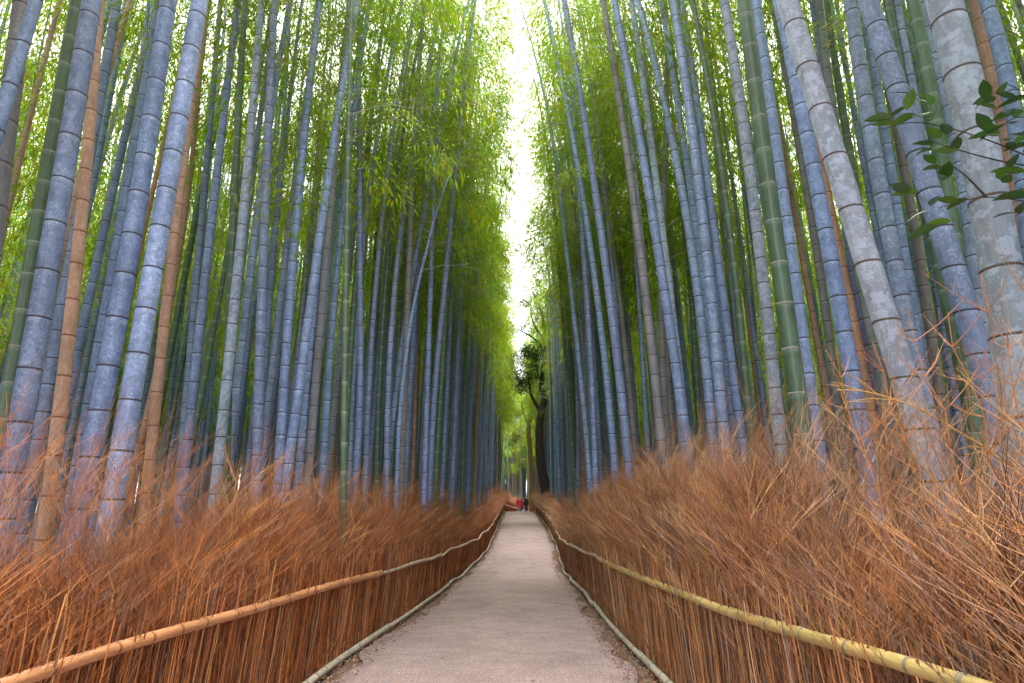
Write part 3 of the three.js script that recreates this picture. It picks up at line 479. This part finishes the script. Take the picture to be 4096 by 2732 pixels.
const TWIGS = [1, 2, 3, 4, 5, 6, 7, 8].map((k) => brushTwig(500 + k * 31, 0.0042, 1.5, 13)), WISPS = [1, 2, 3].map((k) => brushTwig(800 + k * 29, 0.003, 1.9, 12)), CANES = [1, 2, 3, 4, 5].map((k) => caneGeo(700 + k * 13));
const railMat = { left: new THREE.MeshStandardMaterial({ color: 0xffffff, map: skin([0.56, 0.25, 0.11], [0.66, 0.38, 0.2], 0.5, [0.45, 0.18, 0.075], 0.5, 0.5), vertexColors: true, roughness: 0.45 }), right: new THREE.MeshStandardMaterial({ color: 0xffffff, map: skin([0.50, 0.37, 0.13], [0.55, 0.42, 0.2], 0.5, [0.40, 0.30, 0.10], 0.5, 0.5), vertexColors: true, roughness: 0.42 }),
  old: new THREE.MeshStandardMaterial({ color: 0xffffff, map: skin([0.44, 0.39, 0.31], [0.6, 0.55, 0.47], 0.6, [0.34, 0.30, 0.22], 0.6, 0.6), vertexColors: true, roughness: 0.65 }), far: new THREE.MeshStandardMaterial({ color: 0xffffff, map: skin([0.55, 0.43, 0.32], [0.66, 0.56, 0.45], 0.6, [0.45, 0.34, 0.23], 0.6, 0.6), vertexColors: true, roughness: 0.6 }) };
const railRing = { left: [0.27, 0.09, 0.035], right: [0.2, 0.19, 0.13], old: [0.13, 0.11, 0.08], far: [0.18, 0.12, 0.07] };
const ringMats = {}; for (const k in railRing) ringMats[k] = new THREE.MeshStandardMaterial({ color: new THREE.Color().setRGB(...railRing[k]), roughness: 0.7 });
function pole(name, parent, o, kind, at, d0, d1, r0, r1, wave, seed, rings) { // a bamboo pole lying along a line at(d) from d0 to d1
  const R = rng(seed), pts = [], rad = [], col = [], n = Math.max(4, Math.ceil((d1 - d0) / 0.12)), nodes = [], w1 = R() * 6, w2 = R() * 6;
  let next = 0.2 * R(), acc = 0, last = null;
  for (let k = 0; k <= n; k++) {
    const t = k / n, d = mix(d0, d1, t), p = at(d); p.y += wave * (Math.sin(d * 1.1 + w1) * 0.6 + Math.sin(d * 2.3 + w2) * 0.4); p.x += wave * 0.5 * Math.sin(d * 1.6 + w2); p.sub(o);
    if (last) acc += p.distanceTo(last); last = p.clone();
    const r = mix(r0, r1, t), q = 0.92 + 0.16 * R();
    pts.push(p); rad.push(r); col.push([q, q, q]);
    if (acc > next) { nodes.push([p, r, k]); rad[k] *= 1.05; next = acc + (0.2 + 0.14 * R()) * (r / 0.03); }
  }
  const m = mesh(name, new Build(true).tube(pts, rad, 12, { cap: true, col, vs: 0.6 }).geo(), railMat[kind], parent), up = V(0, 1, 0);
  if (rings) for (const [p, r, k] of nodes) { const g = mesh('node_ring', ringGeo, ringMats[kind], m), dir = pts[Math.min(n, k + 1)].clone().sub(pts[Math.max(0, k - 1)]).normalize(); g.position.copy(p); g.quaternion.setFromUnitVectors(up, dir); g.scale.set(r * 1.06, 0.85, r * 1.06); }
  return m;
}
function fence(side) {
  const L = side < 0, R = rng(L ? 31 : 77), xAt = L ? leftX : rightX, end = L ? 70 : 58.5, o = V(xAt(3), gh(3), -3);
  const t = thing('brushwood_fence', L ? 'orange-brown brushwood fence along the left edge of the path' : 'tan brushwood fence, taller and paler, along the right edge of the path', 'fence', [o.x, o.y, o.z]);
  const pal = L ? [[0.46, 0.15, 0.04], [0.36, 0.105, 0.028], [0.56, 0.21, 0.065], [0.22, 0.075, 0.03], [0.36, 0.2, 0.14], [0.5, 0.17, 0.045], [0.64, 0.31, 0.11]] : [[0.47, 0.205, 0.085], [0.40, 0.16, 0.06], [0.56, 0.29, 0.13], [0.26, 0.12, 0.065], [0.40, 0.26, 0.21], [0.50, 0.22, 0.08], [0.64, 0.38, 0.18]];
  const tone = () => { const c = pal[Math.floor(R() * pal.length)], k = 0.42 + 0.8 * R(); return c.map((x) => x * k); };
  const yaw = (d) => Math.atan2(xAt(d + 0.4) - xAt(d - 0.4), 0.8); // direction of the fence line
  const spot = (d, back) => { const a = yaw(d); return V(xAt(d) + side * back * Math.cos(a), gh(d), -d - side * back * Math.sin(a) * -1); };
  const out = TWIGS.map(() => []), wisp = WISPS.map(() => []), cane = CANES.map(() => []), singles = [];
  const put = (list, d, back, y, turn, tilt, s, wide) => { const p = spot(d, back); EUL.set(tilt, -yaw(d) + turn, (R() - 0.5) * 0.22, 'YXZ'); list.push([M4().compose(p.sub(o).setY(p.y + y), QUA.setFromEuler(EUL).clone(), V(s * wide, s, s * wide)), tone(), d, back]); };
  const tallAt = (d) => L ? interp([[0, 0.8], [4, 0.82], [9, 0.91], [16, 1.03], [56, 1.05], [70, 0.85]], d) : interp([[0, 0.9], [3, 0.9], [5, 0.96], [9, 1.1], [14, 1.1], [25, 1.04], [56, 1.0]], d);
  const step = (d) => 1 / interp([[0, 380], [4, 380], [9, 290], [18, 170], [40, 110], [70, 90]], d);
  for (let d = -1.4; d < end; d += step(d)) { if (L && d > 6.25 && d < 6.7 && R() < 0.75) continue; const k = Math.floor(R() * TWIGS.length), clumpy = 0.86 + 0.3 * vnoise(d * 1.3, side + 5) + (R() - 0.5) * 0.3; put(out[k], d, 0.07 + 0.42 * R(), -0.05, -side * (interp([[0, 0.3], [7, -0.1], [14, -0.35]], d) + interp([[0, 2.5], [14, 2.2]], d) * R()), interp([[0, 0.17], [6, 0.12], [16, 0.05]], d) - 0.17 * R(), tallAt(d) * clumpy, interp([[0, 1], [10, 1.15], [30, 2.0], [60, 2.6]], d)); }
  for (let d = -1.4; d < end; d += 6 * step(d)) { const k = Math.floor(R() * WISPS.length); put(wisp[k], d, 0.15 + 0.45 * R(), 0, -side * (-0.1 + 1.9 * R()), interp([[0, 0.12], [8, 0.02]], d) - 0.26 * R(), tallAt(d) * (0.82 + 0.4 * R()), interp([[0, 0.8], [10, 1], [30, 1.6], [60, 2]], d)); }
  for (let d = -1.4; d < end; d += 1.15 * step(d)) { const k = Math.floor(R() * CANES.length); put(cane[k], d, -0.005 + 0.1 * R() * R(), 0, R() * 6.28, (R() - 0.5) * 0.14, 0.78 + 0.3 * R(), interp([[0, 0.85], [6, 1], [20, 1.8], [60, 2.6]], d) * (0.75 + 0.55 * R())); }
  // the canes that show largest are parts of their own
  const all = []; cane.forEach((l, k) => l.forEach((e) => { if (e[3] < 0.035 && e[2] > 1.4) all.push([e, k]); }));
  all.sort((a, b) => a[0][2] - b[0][2]); const chosen = new Set(all.slice(0, 260).map(([e, k]) => { singles.push([e, k]); return e; }));
  const shades = Array.from({ length: 10 }, () => new THREE.MeshStandardMaterial({ color: new THREE.Color().setRGB(...tone()), vertexColors: true, roughness: 0.7 }));
  for (const [e, k] of singles) { const m = mesh('cane', CANES[k], shades[Math.floor(R() * 10)], t); e[0].decompose(m.position, m.quaternion, m.scale); }
  cane.forEach((l, k) => instances('canes', CANES[k], twigMat, l.filter((e) => !chosen.has(e)), t));
  out.forEach((l, k) => instances('brushwood', TWIGS[k], twigMat, l, t)); wisp.forEach((l, k) => instances('wisps', WISPS[k], twigMat, l, t));
  // rails tied along the fence and poles along its foot
  const railY = L ? [[0, 0.88], [2.2, 0.876], [2.9, 0.85], [4.2, 0.78], [6.3, 0.678], [7.6, 0.605], [9.6, 0.509], [11.6, 0.438], [15.1, 0.36], [20.7, 0.24], [25.7, 0.4], [34.3, 0.78], [45, 1.1], [55, 1.28], [57.5, 1.1], [62, 0.85], [67, 0.42], [71, 0.3]] : [[0, 1.0], [1.8, 0.971], [2.15, 0.935], [2.55, 0.91], [3.3, 0.854], [3.7, 0.826], [4.7, 0.79], [6.3, 0.716], [9.9, 0.591], [17.2, 0.353], [22, 0.35], [28, 0.52], [40, 0.95], [55.6, 1.3], [59, 1.2]];
  const rail = (d) => { const p = spot(d, -interp([[0, 0.05], [8, 0.06], [16, 0.14]], d)); p.y = softInterp(railY, d, 0.5); return p; }, foot = (d) => { const p = spot(d, -interp([[0, 0.035], [12, 0.08]], d)); p.y += 0.03; return p; };
  const cuts = L ? [[-1.5, 7.6, 0.017, 0.036, 'left', 0.004], [7.5, 12.4, 0.02, 0.03, 'far', 0.02], [12.3, 18, 0.022, 0.03, 'far', 0.03], [17.9, 26, 0.022, 0.034, 'far', 0.04], [25.9, 36, 0.025, 0.036, 'far', 0.05], [35.8, 46, 0.03, 0.04, 'far', 0.06], [45.8, 57.6, 0.035, 0.045, 'far', 0.06], [57.6, 70, 0.045, 0.045, 'far', 0.03]] : [[-1.5, 3.72, 0.019, 0.029, 'right', 0.002], [3.66, 9.6, 0.026, 0.033, 'right', 0.006], [9.5, 15, 0.024, 0.03, 'far', 0.02], [14.9, 21, 0.024, 0.03, 'old', 0.03], [20.9, 29, 0.024, 0.032, 'old', 0.05], [28.9, 39, 0.026, 0.036, 'old', 0.06], [38.9, 49, 0.03, 0.04, 'old', 0.07], [48.9, 57.4, 0.035, 0.042, 'old', 0.07]];
  cuts.forEach(([a, b, r0, r1, k, w], n) => pole('rail', t, o, k, rail, a, b, r0, r1, w, 60 + n + (L ? 0 : 40), b < 22));
  const low = L ? [[-1.5, 8.2], [8.1, 14], [13.9, 20.5], [20.4, 29], [28.8, 40], [39.8, 57.4]] : [[-1.5, 6.4], [6.3, 10.6], [10.5, 15.5], [15.4, 22], [21.9, 30], [29.9, 41], [40.8, 57]];
  low.forEach(([a, b], n) => pole('foot_pole', t, o, 'old', foot, a, b, a < 10 ? 0.026 : 0.03, a < 10 ? 0.032 : 0.042, a < 10 ? 0.006 : 0.035, 160 + n + (L ? 0 : 40), b < 22));
  for (let d = 1.75 + 0.2 * R(); d < 18; d += 1.1 + 1.2 * R()) { // wire ties
    const p = rail(d), r = interp(cuts[0][1] > d ? [[cuts[0][0], cuts[0][2]], [cuts[0][1], cuts[0][3]]] : [[0, 0.031]], d) + 0.004, m = mesh('wire_tie', new THREE.TorusGeometry(r, 0.001, 5, 16), wireMat, t);
    m.position.copy(p.sub(o)); m.rotation.set((R() - 0.5) * 0.5, (R() - 0.5) * 0.6, 0); m.position.x += side * 0.002;
  }
}
fence(-1); fence(1);

// ------------------------------------------------------------------ loose things by the right fence
{ // a long yellow cane bent over the top of the brush
  const o = V(2.2, 1.3, -2.45), t = thing('loose_cane', 'long yellow cane bent over the top of the right brush fence', 'cane', [o.x, o.y, o.z]);
  const q = rod([[1.30, 1.88, -2.3], [1.412, 1.872, -2.3], [1.617, 1.802, -2.3], [1.731, 1.725, -2.3], [1.843, 1.649, -2.3], [1.913, 1.582, -2.3], [2.05, 1.47, -2.35], [2.2, 1.3, -2.45]]).map((p) => p.sub(o));
  const m = new THREE.MeshStandardMaterial({ color: new THREE.Color().setRGB(0.6, 0.36, 0.1), vertexColors: true, roughness: 0.5 });
  mesh('stalk', new Build(true).tube(q, q.map((_, i) => mix(0.0018, 0.0062, i / (q.length - 1)) * (i % 4 ? 1 : 1.25)), 7, { cap: true }).geo(), m, t);
  const R = rng(8), b = new Build(true);
  for (let k = 3; k < 26; k += 2) { const p = q[k], l = 0.1 + 0.16 * R(), e = V(p.x - l * (0.4 + 0.5 * R()), p.y + l * (R() - 0.1), p.z + (R() - 0.5) * 0.12); b.tube([p, p.clone().lerp(e, 0.5).add(V(0, 0.012, 0)), e], [0.0018, 0.0014, 0.0008], 4); b.tube([p.clone().lerp(e, 0.5), V(e.x + 0.02, e.y + 0.07 * R(), e.z)], [0.0012, 0.0007], 3); }
  const s = mesh('side_twigs', b.geo(), m, t); s.userData.kind = 'stuff';
}
{ // tall reddish shoots standing above the brush at the right
  const R = rng(15), m = new THREE.MeshStandardMaterial({ color: new THREE.Color().setRGB(0.5, 0.2, 0.07), roughness: 0.6, vertexColors: true });
  const words = ['nearest the frame edge', 'second from the frame edge', 'third from the frame edge', 'standing left of the yellow cane', 'leftmost and thinnest'];
  [[1.80, 2.0, 2.25, -0.08], [1.74, 2.05, 2.12, -0.14], [1.68, 2.12, 2.16, -0.18], [1.60, 2.2, 2.05, -0.2], [1.52, 2.3, 2.05, -0.24]].forEach(([x, d, top, lean], k) => {
    const y0 = gh(d), t = thing('bare_shoot', `thin reddish bare shoot above the right brush fence, ${words[k]}`, 'twig', [x, y0, -d], 'bare shoots above the right fence'), pts = [], n = 16;
    for (let i = 0; i <= n; i++) { const s = i / n; pts.push(V(lean * s * s + 0.012 * Math.sin(i * 1.9 + k), (top - y0) * s, 0.012 * Math.cos(i * 2.3 + k))); }
    mesh('stalk', new Build(true).tube(pts, pts.map((_, i) => mix(0.0045, 0.0012, i / n) * (i % 2 ? 1 : 1.3)), 6).geo(), m, t);
    const b = new Build(true);
    for (let i = 8; i < n; i++) for (let q = 0; q < 3; q++) { const p = pts[i], a = R() * 6.28, l = 0.08 + 0.2 * R(), e = V(p.x + Math.cos(a) * l * 0.7, p.y + l * (0.35 + 0.5 * R()), p.z + Math.sin(a) * l * 0.7), mid = p.clone().lerp(e, 0.5).add(V(0, -0.012, 0)); b.tube([p, mid, e], [0.0016, 0.0013, 0.0007], 4); b.tube([mid, V(mid.x + (R() - 0.5) * 0.12, mid.y + 0.06, mid.z + (R() - 0.5) * 0.1)], [0.0011, 0.0006], 3); }
    const s = mesh('side_twigs', b.geo(), m, t); s.userData.kind = 'stuff';
  });
}
{ // glossy broadleaf shrub reaching in from the right
  const o = V(2.3, gh(1.7), -1.7), t = thing('broadleaf_shrub', 'glossy green broadleaf shrub reaching in from the right frame edge', 'shrub', [o.x, o.y, o.z]), m = bark(0.09, 0.07, 0.045);
  limb('trunk', t, o, m, [[2.3, o.y, -1.7], [2.34, 1.2, -1.75], [2.25, 2.1, -1.8], [2.2, 3.2, -1.85]], 0.022, 0.008, 8);
  const arms = [[[2.24, 2.3, -1.8], [2.0, 2.62, -1.9], [1.75, 2.78, -1.92], [1.56, 2.86, -1.95], [1.42, 2.83, -1.95]], [[2.0, 2.62, -1.9], [1.8, 2.66, -1.9], [1.62, 2.70, -1.88], [1.52, 2.74, -1.88]], [[2.24, 2.2, -1.8], [1.95, 2.42, -1.85], [1.7, 2.5, -1.88], [1.54, 2.47, -1.9]], [[2.22, 2.6, -1.82], [2.02, 2.86, -1.86], [1.88, 2.98, -1.88]], [[2.24, 2.4, -1.8], [2.02, 2.65, -1.8], [1.84, 2.74, -1.78]], [[2.24, 2.2, -1.8], [2.02, 2.45, -1.8], [1.86, 2.56, -1.78]], [[1.7, 2.5, -1.88], [1.62, 2.58, -1.86], [1.58, 2.62, -1.86]]];
  arms.forEach((a) => limb('branch', t, o, m, a, 0.0042, 0.0014, 6));
  const R = rng(19), spots = [[1.423, 2.835], [1.47, 2.86], [1.54, 2.893], [1.603, 2.922], [1.62, 2.88], [1.551, 2.732], [1.603, 2.751], [1.64, 2.70], [1.591, 2.605], [1.57, 2.63], [1.48, 2.525], [1.5, 2.464], [1.559, 2.404], [1.60, 2.48], [1.898, 2.98], [1.862, 2.893], [1.83, 2.94], [1.817, 2.835], [1.821, 2.779], [1.876, 2.807], [1.843, 2.732], [1.80, 2.75], [1.866, 2.659], [1.824, 2.578], [1.832, 2.507], [1.88, 2.55], [1.95, 2.9], [1.93, 2.72], [1.96, 2.6], [2.0, 2.8], [1.9, 2.62], [1.86, 2.46]];
  const leafG = new Build(true), dir0 = V(1, 0, 0), N = 7; // a broad pointed leaf with a raised midrib fold and curled tip
  for (let i = 0; i <= N; i++) for (const s of [-1, 0, 1]) { const u = i / N, w = 0.21 * Math.pow(Math.sin(Math.PI * Math.pow(u, 0.8)), 0.9) * s, y = 0.05 * Math.abs(s) * Math.sin(Math.PI * u) - 0.16 * u * u; leafG.v(u, y, w, 0, 1, 0, u, s, s === 0 ? [1.2, 1.15, 0.9] : [1, 1, 1]); }
  for (let i = 0; i < N; i++) for (let s = 0; s < 2; s++) { const a = i * 3 + s; leafG.t(a, a + 1, a + 3); leafG.t(a + 1, a + 4, a + 3); }
  const g = leafG.geo(); g.computeVertexNormals();
  const greens = [[0.05, 0.14, 0.03], [0.075, 0.2, 0.035], [0.11, 0.26, 0.045], [0.06, 0.16, 0.06]].map((c) => { const q = glossLeafMat.clone(); q.color.setRGB(...c); return q; });
  for (const [x, y] of spots) for (let k = 0; k < 2; k++) { const l = mesh('leaf', g, greens[Math.floor(R() * 4)], t); l.position.set(x - o.x + (R() - 0.5) * 0.04, y - o.y + (R() - 0.5) * 0.04, -1.9 - o.z + (R() - 0.5) * 0.1); l.rotation.set((R() - 0.5) * 1.2, Math.PI + (R() - 0.5) * 2.6, (R() - 0.3) * 0.9, 'YXZ'); l.scale.setScalar(0.07 + 0.04 * R()); }
}

// ------------------------------------------------------------------ litter along the path's edges
{
  const b = new Build(true); b.leaf(V(-0.5, 0, 0), V(1, 0, 0), V(0, 1, 0), 1, 0.26, [1, 1, 1], 0.3, 0.5);
  const g = b.geo(), R = rng(88), list = [], m = new THREE.MeshStandardMaterial({ color: 0xffffff, vertexColors: true, roughness: 0.85, side: THREE.DoubleSide });
  const pal = [[0.42, 0.2, 0.1], [0.3, 0.13, 0.07], [0.5, 0.33, 0.22], [0.2, 0.11, 0.08], [0.42, 0.32, 0.27]];
  for (let k = 0; k < 15000; k++) {
    const d = 2.5 + 44 * Math.pow(R(), 2), L = R() < 0.45, off = 0.34 * Math.pow(R(), 1.5), spread = R() < 0.03 ? 2.4 * R() : off, x = L ? leftX(d) + 0.03 + spread : rightX(d) - 0.03 - spread;
    const c = pal[Math.floor(R() * 5)], q = 0.7 + 0.5 * R();
    list.push([place(x, gh(d) + 0.012 + 0.012 * R(), -d, (R() - 0.5) * 0.8, R() * 6.28, (R() - 0.5) * 0.5, 0.015 + 0.035 * R()), c.map((v) => v * q)]);
  }
  const l = instances('leaf_litter', g, m, list, scene); l.userData = { kind: 'stuff', label: 'fallen brown leaf scraps along both edges of the path', category: 'leaf litter' };
  const pebble = new THREE.IcosahedronGeometry(1, 0), stones = [];
  for (let k = 0; k < 2600; k++) { const d = 2.5 + 22 * Math.pow(R(), 1.7), L = R() < 0.3, x = L ? leftX(d) + 0.05 + 0.25 * R() : rightX(d) - 0.05 - 0.36 * R(), s = 0.003 + 0.008 * R() * R(), q = 0.6 + 0.7 * R(); EUL.set(R() * 6, R() * 6, R() * 6); stones.push([M4().compose(V(x, gh(d) + 0.004, -d), QUA.setFromEuler(EUL).clone(), V(s, s * 0.7, s * 1.2)), [0.3 * q, 0.25 * q, 0.23 * q]]); }
  const st = instances('gravel', pebble, new THREE.MeshStandardMaterial({ color: 0xffffff, roughness: 0.9 }), stones, scene); st.userData = { kind: 'stuff', label: 'loose grey gravel along the edges of the path', category: 'gravel' };
}

// ------------------------------------------------------------------ people at the bend, with a bag
const cubes = new MarchingCubes(84, new THREE.MeshBasicMaterial(), false, false, 120000);
function skinOf(bones, half, ctr, soft) { // smooth union of tapered capsules, meshed
  const n = cubes.size, hs = cubes.halfsize, P = V(), A = V(), f = cubes.field;
  for (let z = 0; z < n; z++) for (let y = 0; y < n; y++) for (let x = 0; x < n; x++) {
    P.set((x - hs) / hs * half + ctr[0], (y - hs) / hs * half + ctr[1], (z - hs) / hs * half + ctr[2]); let s = 0;
    for (const [a, b, ra, rb, sq = 1] of bones) { A.set(P.x - a[0], P.y - a[1], (P.z - a[2]) * sq); const bx = b[0] - a[0], by = b[1] - a[1], bz = (b[2] - a[2]) * sq, t = clamp((A.x * bx + A.y * by + A.z * bz) / (bx * bx + by * by + bz * bz + 1e-9)), dx = A.x - bx * t, dy = A.y - by * t, dz = A.z - bz * t; s += Math.exp(-(Math.sqrt(dx * dx + dy * dy + dz * dz) - mix(ra, rb, t)) / soft); }
    f[x + y * n + z * n * n] = s > 1e-30 ? soft * Math.log(s) : -1;
  }
  cubes.isolation = 0; cubes.update();
  const g = new THREE.BufferGeometry(), c = cubes.count, p = new Float32Array(c * 3), q = new Float32Array(c * 3);
  for (let i = 0; i < c; i++) for (let k = 0; k < 3; k++) { p[i * 3 + k] = cubes.positionArray[i * 3 + k] * half + ctr[k]; q[i * 3 + k] = cubes.normalArray[i * 3 + k]; }
  g.setAttribute('position', new THREE.BufferAttribute(p, 3)); g.setAttribute('normal', new THREE.BufferAttribute(q, 3)); return g;
}
function person(label, [x, d], turn, height, look, step) {
  const k = height / 1.7, o = thing('person', label, 'person', [x, gh(d) - 0.005, -d], 'people at the bend of the path'); o.rotation.y = turn; o.scale.setScalar(k);
  const hip = 0.88, J = { hl: [0.09, hip, 0], hr: [-0.09, hip, 0], kl: [0.1, 0.48, 0.05 + step], kr: [-0.1, 0.48, 0.04 - step], al: [0.1, 0.08, step * 1.4 - 0.02], ar: [-0.1, 0.08, -step * 1.8 - 0.02], sl: [0.185, 1.38, 0], sr: [-0.185, 1.38, 0], el: [0.23, 1.1, -0.03], er: [-0.23, 1.1, -0.03], wl: [0.2, 0.87, 0.08], wr: [-0.2, 0.87, 0.08] };
  const arms = [[J.sl, J.el, 0.05, 0.04], [J.sr, J.er, 0.05, 0.04], [J.el, J.wl, 0.039, 0.028], [J.er, J.wr, 0.039, 0.028]], legs = [[J.hl, J.kl, 0.088, 0.058], [J.hr, J.kr, 0.088, 0.058], [J.kl, J.al, 0.056, 0.038], [J.kr, J.ar, 0.056, 0.038]];
  const torso = [[[0, 0.9, 0], [0, 1.12, 0], 0.145, 0.125, 1.3], [[0, 1.12, 0], [0, 1.32, 0], 0.13, 0.15, 1.4], [[-0.12, 1.39, 0], [0.12, 1.39, 0], 0.07, 0.07]], neck = [[[0, 1.4, 0], [0, 1.54, 0.015], 0.052, 0.05]], head = [[[0, 1.56, 0.03], [0, 1.62, 0.01], 0.07, 0.094], [[0, 1.66, -0.01], [0, 1.62, 0.0], 0.09, 0.09], [[0, 1.585, 0.105], [0, 1.6, 0.1], 0.014, 0.012], [[-0.088, 1.6, 0], [-0.09, 1.625, 0], 0.014, 0.016], [[0.088, 1.6, 0], [0.09, 1.625, 0], 0.014, 0.016]];
  const feet = [[[J.al[0], 0.05, J.al[2] - 0.03], [J.al[0] + 0.02, 0.04, J.al[2] + 0.16], 0.045, 0.036], [[J.ar[0], 0.05, J.ar[2] - 0.03], [J.ar[0] - 0.02, 0.04, J.ar[2] + 0.16], 0.045, 0.036]];
  const hands = [];
  for (const s of [1, -1]) { const w = s > 0 ? J.wl : J.wr; hands.push([w, [w[0], w[1] - 0.085, w[2] + 0.03], 0.026, 0.03, 1]); [0.075, 0.088, 0.08, 0.06].forEach((l, i) => hands.push([[w[0], w[1] - 0.085, w[2] + 0.005 + i * 0.019], [w[0] - s * 0.015, w[1] - 0.09 - l, w[2] + 0.012 + i * 0.019], 0.0105, 0.009])); hands.push([[w[0] - s * 0.01, w[1] - 0.035, w[2] + 0.05], [w[0] - s * 0.025, w[1] - 0.09, w[2] + 0.085], 0.012, 0.01]); }
  const M = (c, rough = 0.8) => new THREE.MeshStandardMaterial({ color: new THREE.Color().setRGB(...c), roughness: rough });
  const grow = (l, e) => l.map(([a, b, p, q, s]) => [a, b, p + e, q + e, s]);
  mesh('body', skinOf([...torso, ...neck, ...head, ...arms, ...legs, ...hands, ...feet], 0.92, [0, 0.87, 0], 0.012), M([0.55, 0.34, 0.25], 0.6), o);
  mesh('jacket', skinOf(grow([...torso, [[0, 0.82, 0], [0, 0.95, 0], 0.15, 0.15, 1.25], [[0, 1.4, 0], [0, 1.46, 0.005], 0.06, 0.06], ...arms], 0.022), 0.7, [0, 1.15, 0], 0.02), M(look.top), o);
  mesh('trousers', skinOf(grow([...legs, [[-0.05, 0.9, 0], [0.05, 0.9, 0], 0.12, 0.12, 1.2]], 0.014), 0.7, [0, 0.5, 0], 0.012), M(look.legs), o);
  mesh('shoes', skinOf(grow(feet, 0.012), 0.36, [0, 0.1, 0.05], 0.01), M([0.04, 0.04, 0.045]), o);
  mesh('hair', skinOf([[[0, 1.675, -0.022], [0, 1.64, -0.03], 0.096, 0.098], [[0, 1.6, -0.06], [0, look.hair, -0.06], 0.075, 0.06, 1.2]], 0.3, [0, 1.6, 0], 0.012), M([0.02, 0.015, 0.012], 0.5), o);
  for (const s of [1, -1]) mesh('eye', new THREE.SphereGeometry(0.011, 8, 6), M([0.03, 0.02, 0.02], 0.2), o).position.set(s * 0.032, 1.615, 0.092);
  const mouth = mesh('mouth', new THREE.CapsuleGeometry(0.006, 0.03, 3, 6), M([0.4, 0.14, 0.12]), o); mouth.rotation.z = Math.PI / 2; mouth.position.set(0, 1.55, 0.095);
}
person('person in a bright pink-red jacket standing at the bend', [0.66, 61], 0.3, 1.6, { top: [0.75, 0.05, 0.12], legs: [0.32, 0.33, 0.36], hair: 1.5 }, 0.02);
person('person in a maroon jacket between the pink and black jackets', [1.0, 62.4], 2.9, 1.58, { top: [0.22, 0.035, 0.05], legs: [0.06, 0.06, 0.08], hair: 1.45 }, 0.05);
person('person all in black beside the straight tree trunk', [1.47, 61.6], -0.4, 1.72, { top: [0.016, 0.018, 0.024], legs: [0.015, 0.03, 0.045], hair: 1.56 }, 0.04);
{
  const x = 1.06, d = 60, t = thing('bag', 'small bright blue bag on the ground in front of the people', 'bag', [x, gh(d), -d]), m = new THREE.MeshStandardMaterial({ color: new THREE.Color().setRGB(0.02, 0.03, 0.62), roughness: 0.55 });
  const g = new THREE.SphereGeometry(0.17, 20, 14); g.scale(1.1, 0.85, 0.75); const p = g.attributes.position; for (let i = 0; i < p.count; i++) { const y = p.getY(i); p.setXYZ(i, p.getX(i) * (1 + 0.1 * Math.sin(i * 2.1) * 0.3), Math.max(y, -0.12) + 0.13, p.getZ(i)); } g.computeVertexNormals();
  mesh('pouch', g, m, t); const h = mesh('handle', new THREE.TorusGeometry(0.07, 0.01, 6, 16, Math.PI), m, t); h.position.set(0, 0.25, 0);
  mesh('flap', new THREE.SphereGeometry(0.15, 14, 6, 0, 6.283, 0, 1.1).scale(1.1, 0.5, 0.85).translate(0, 0.21, 0), new THREE.MeshStandardMaterial({ color: new THREE.Color().setRGB(0.04, 0.06, 0.75), roughness: 0.55 }), t);
}
renderer.render(scene, camera);
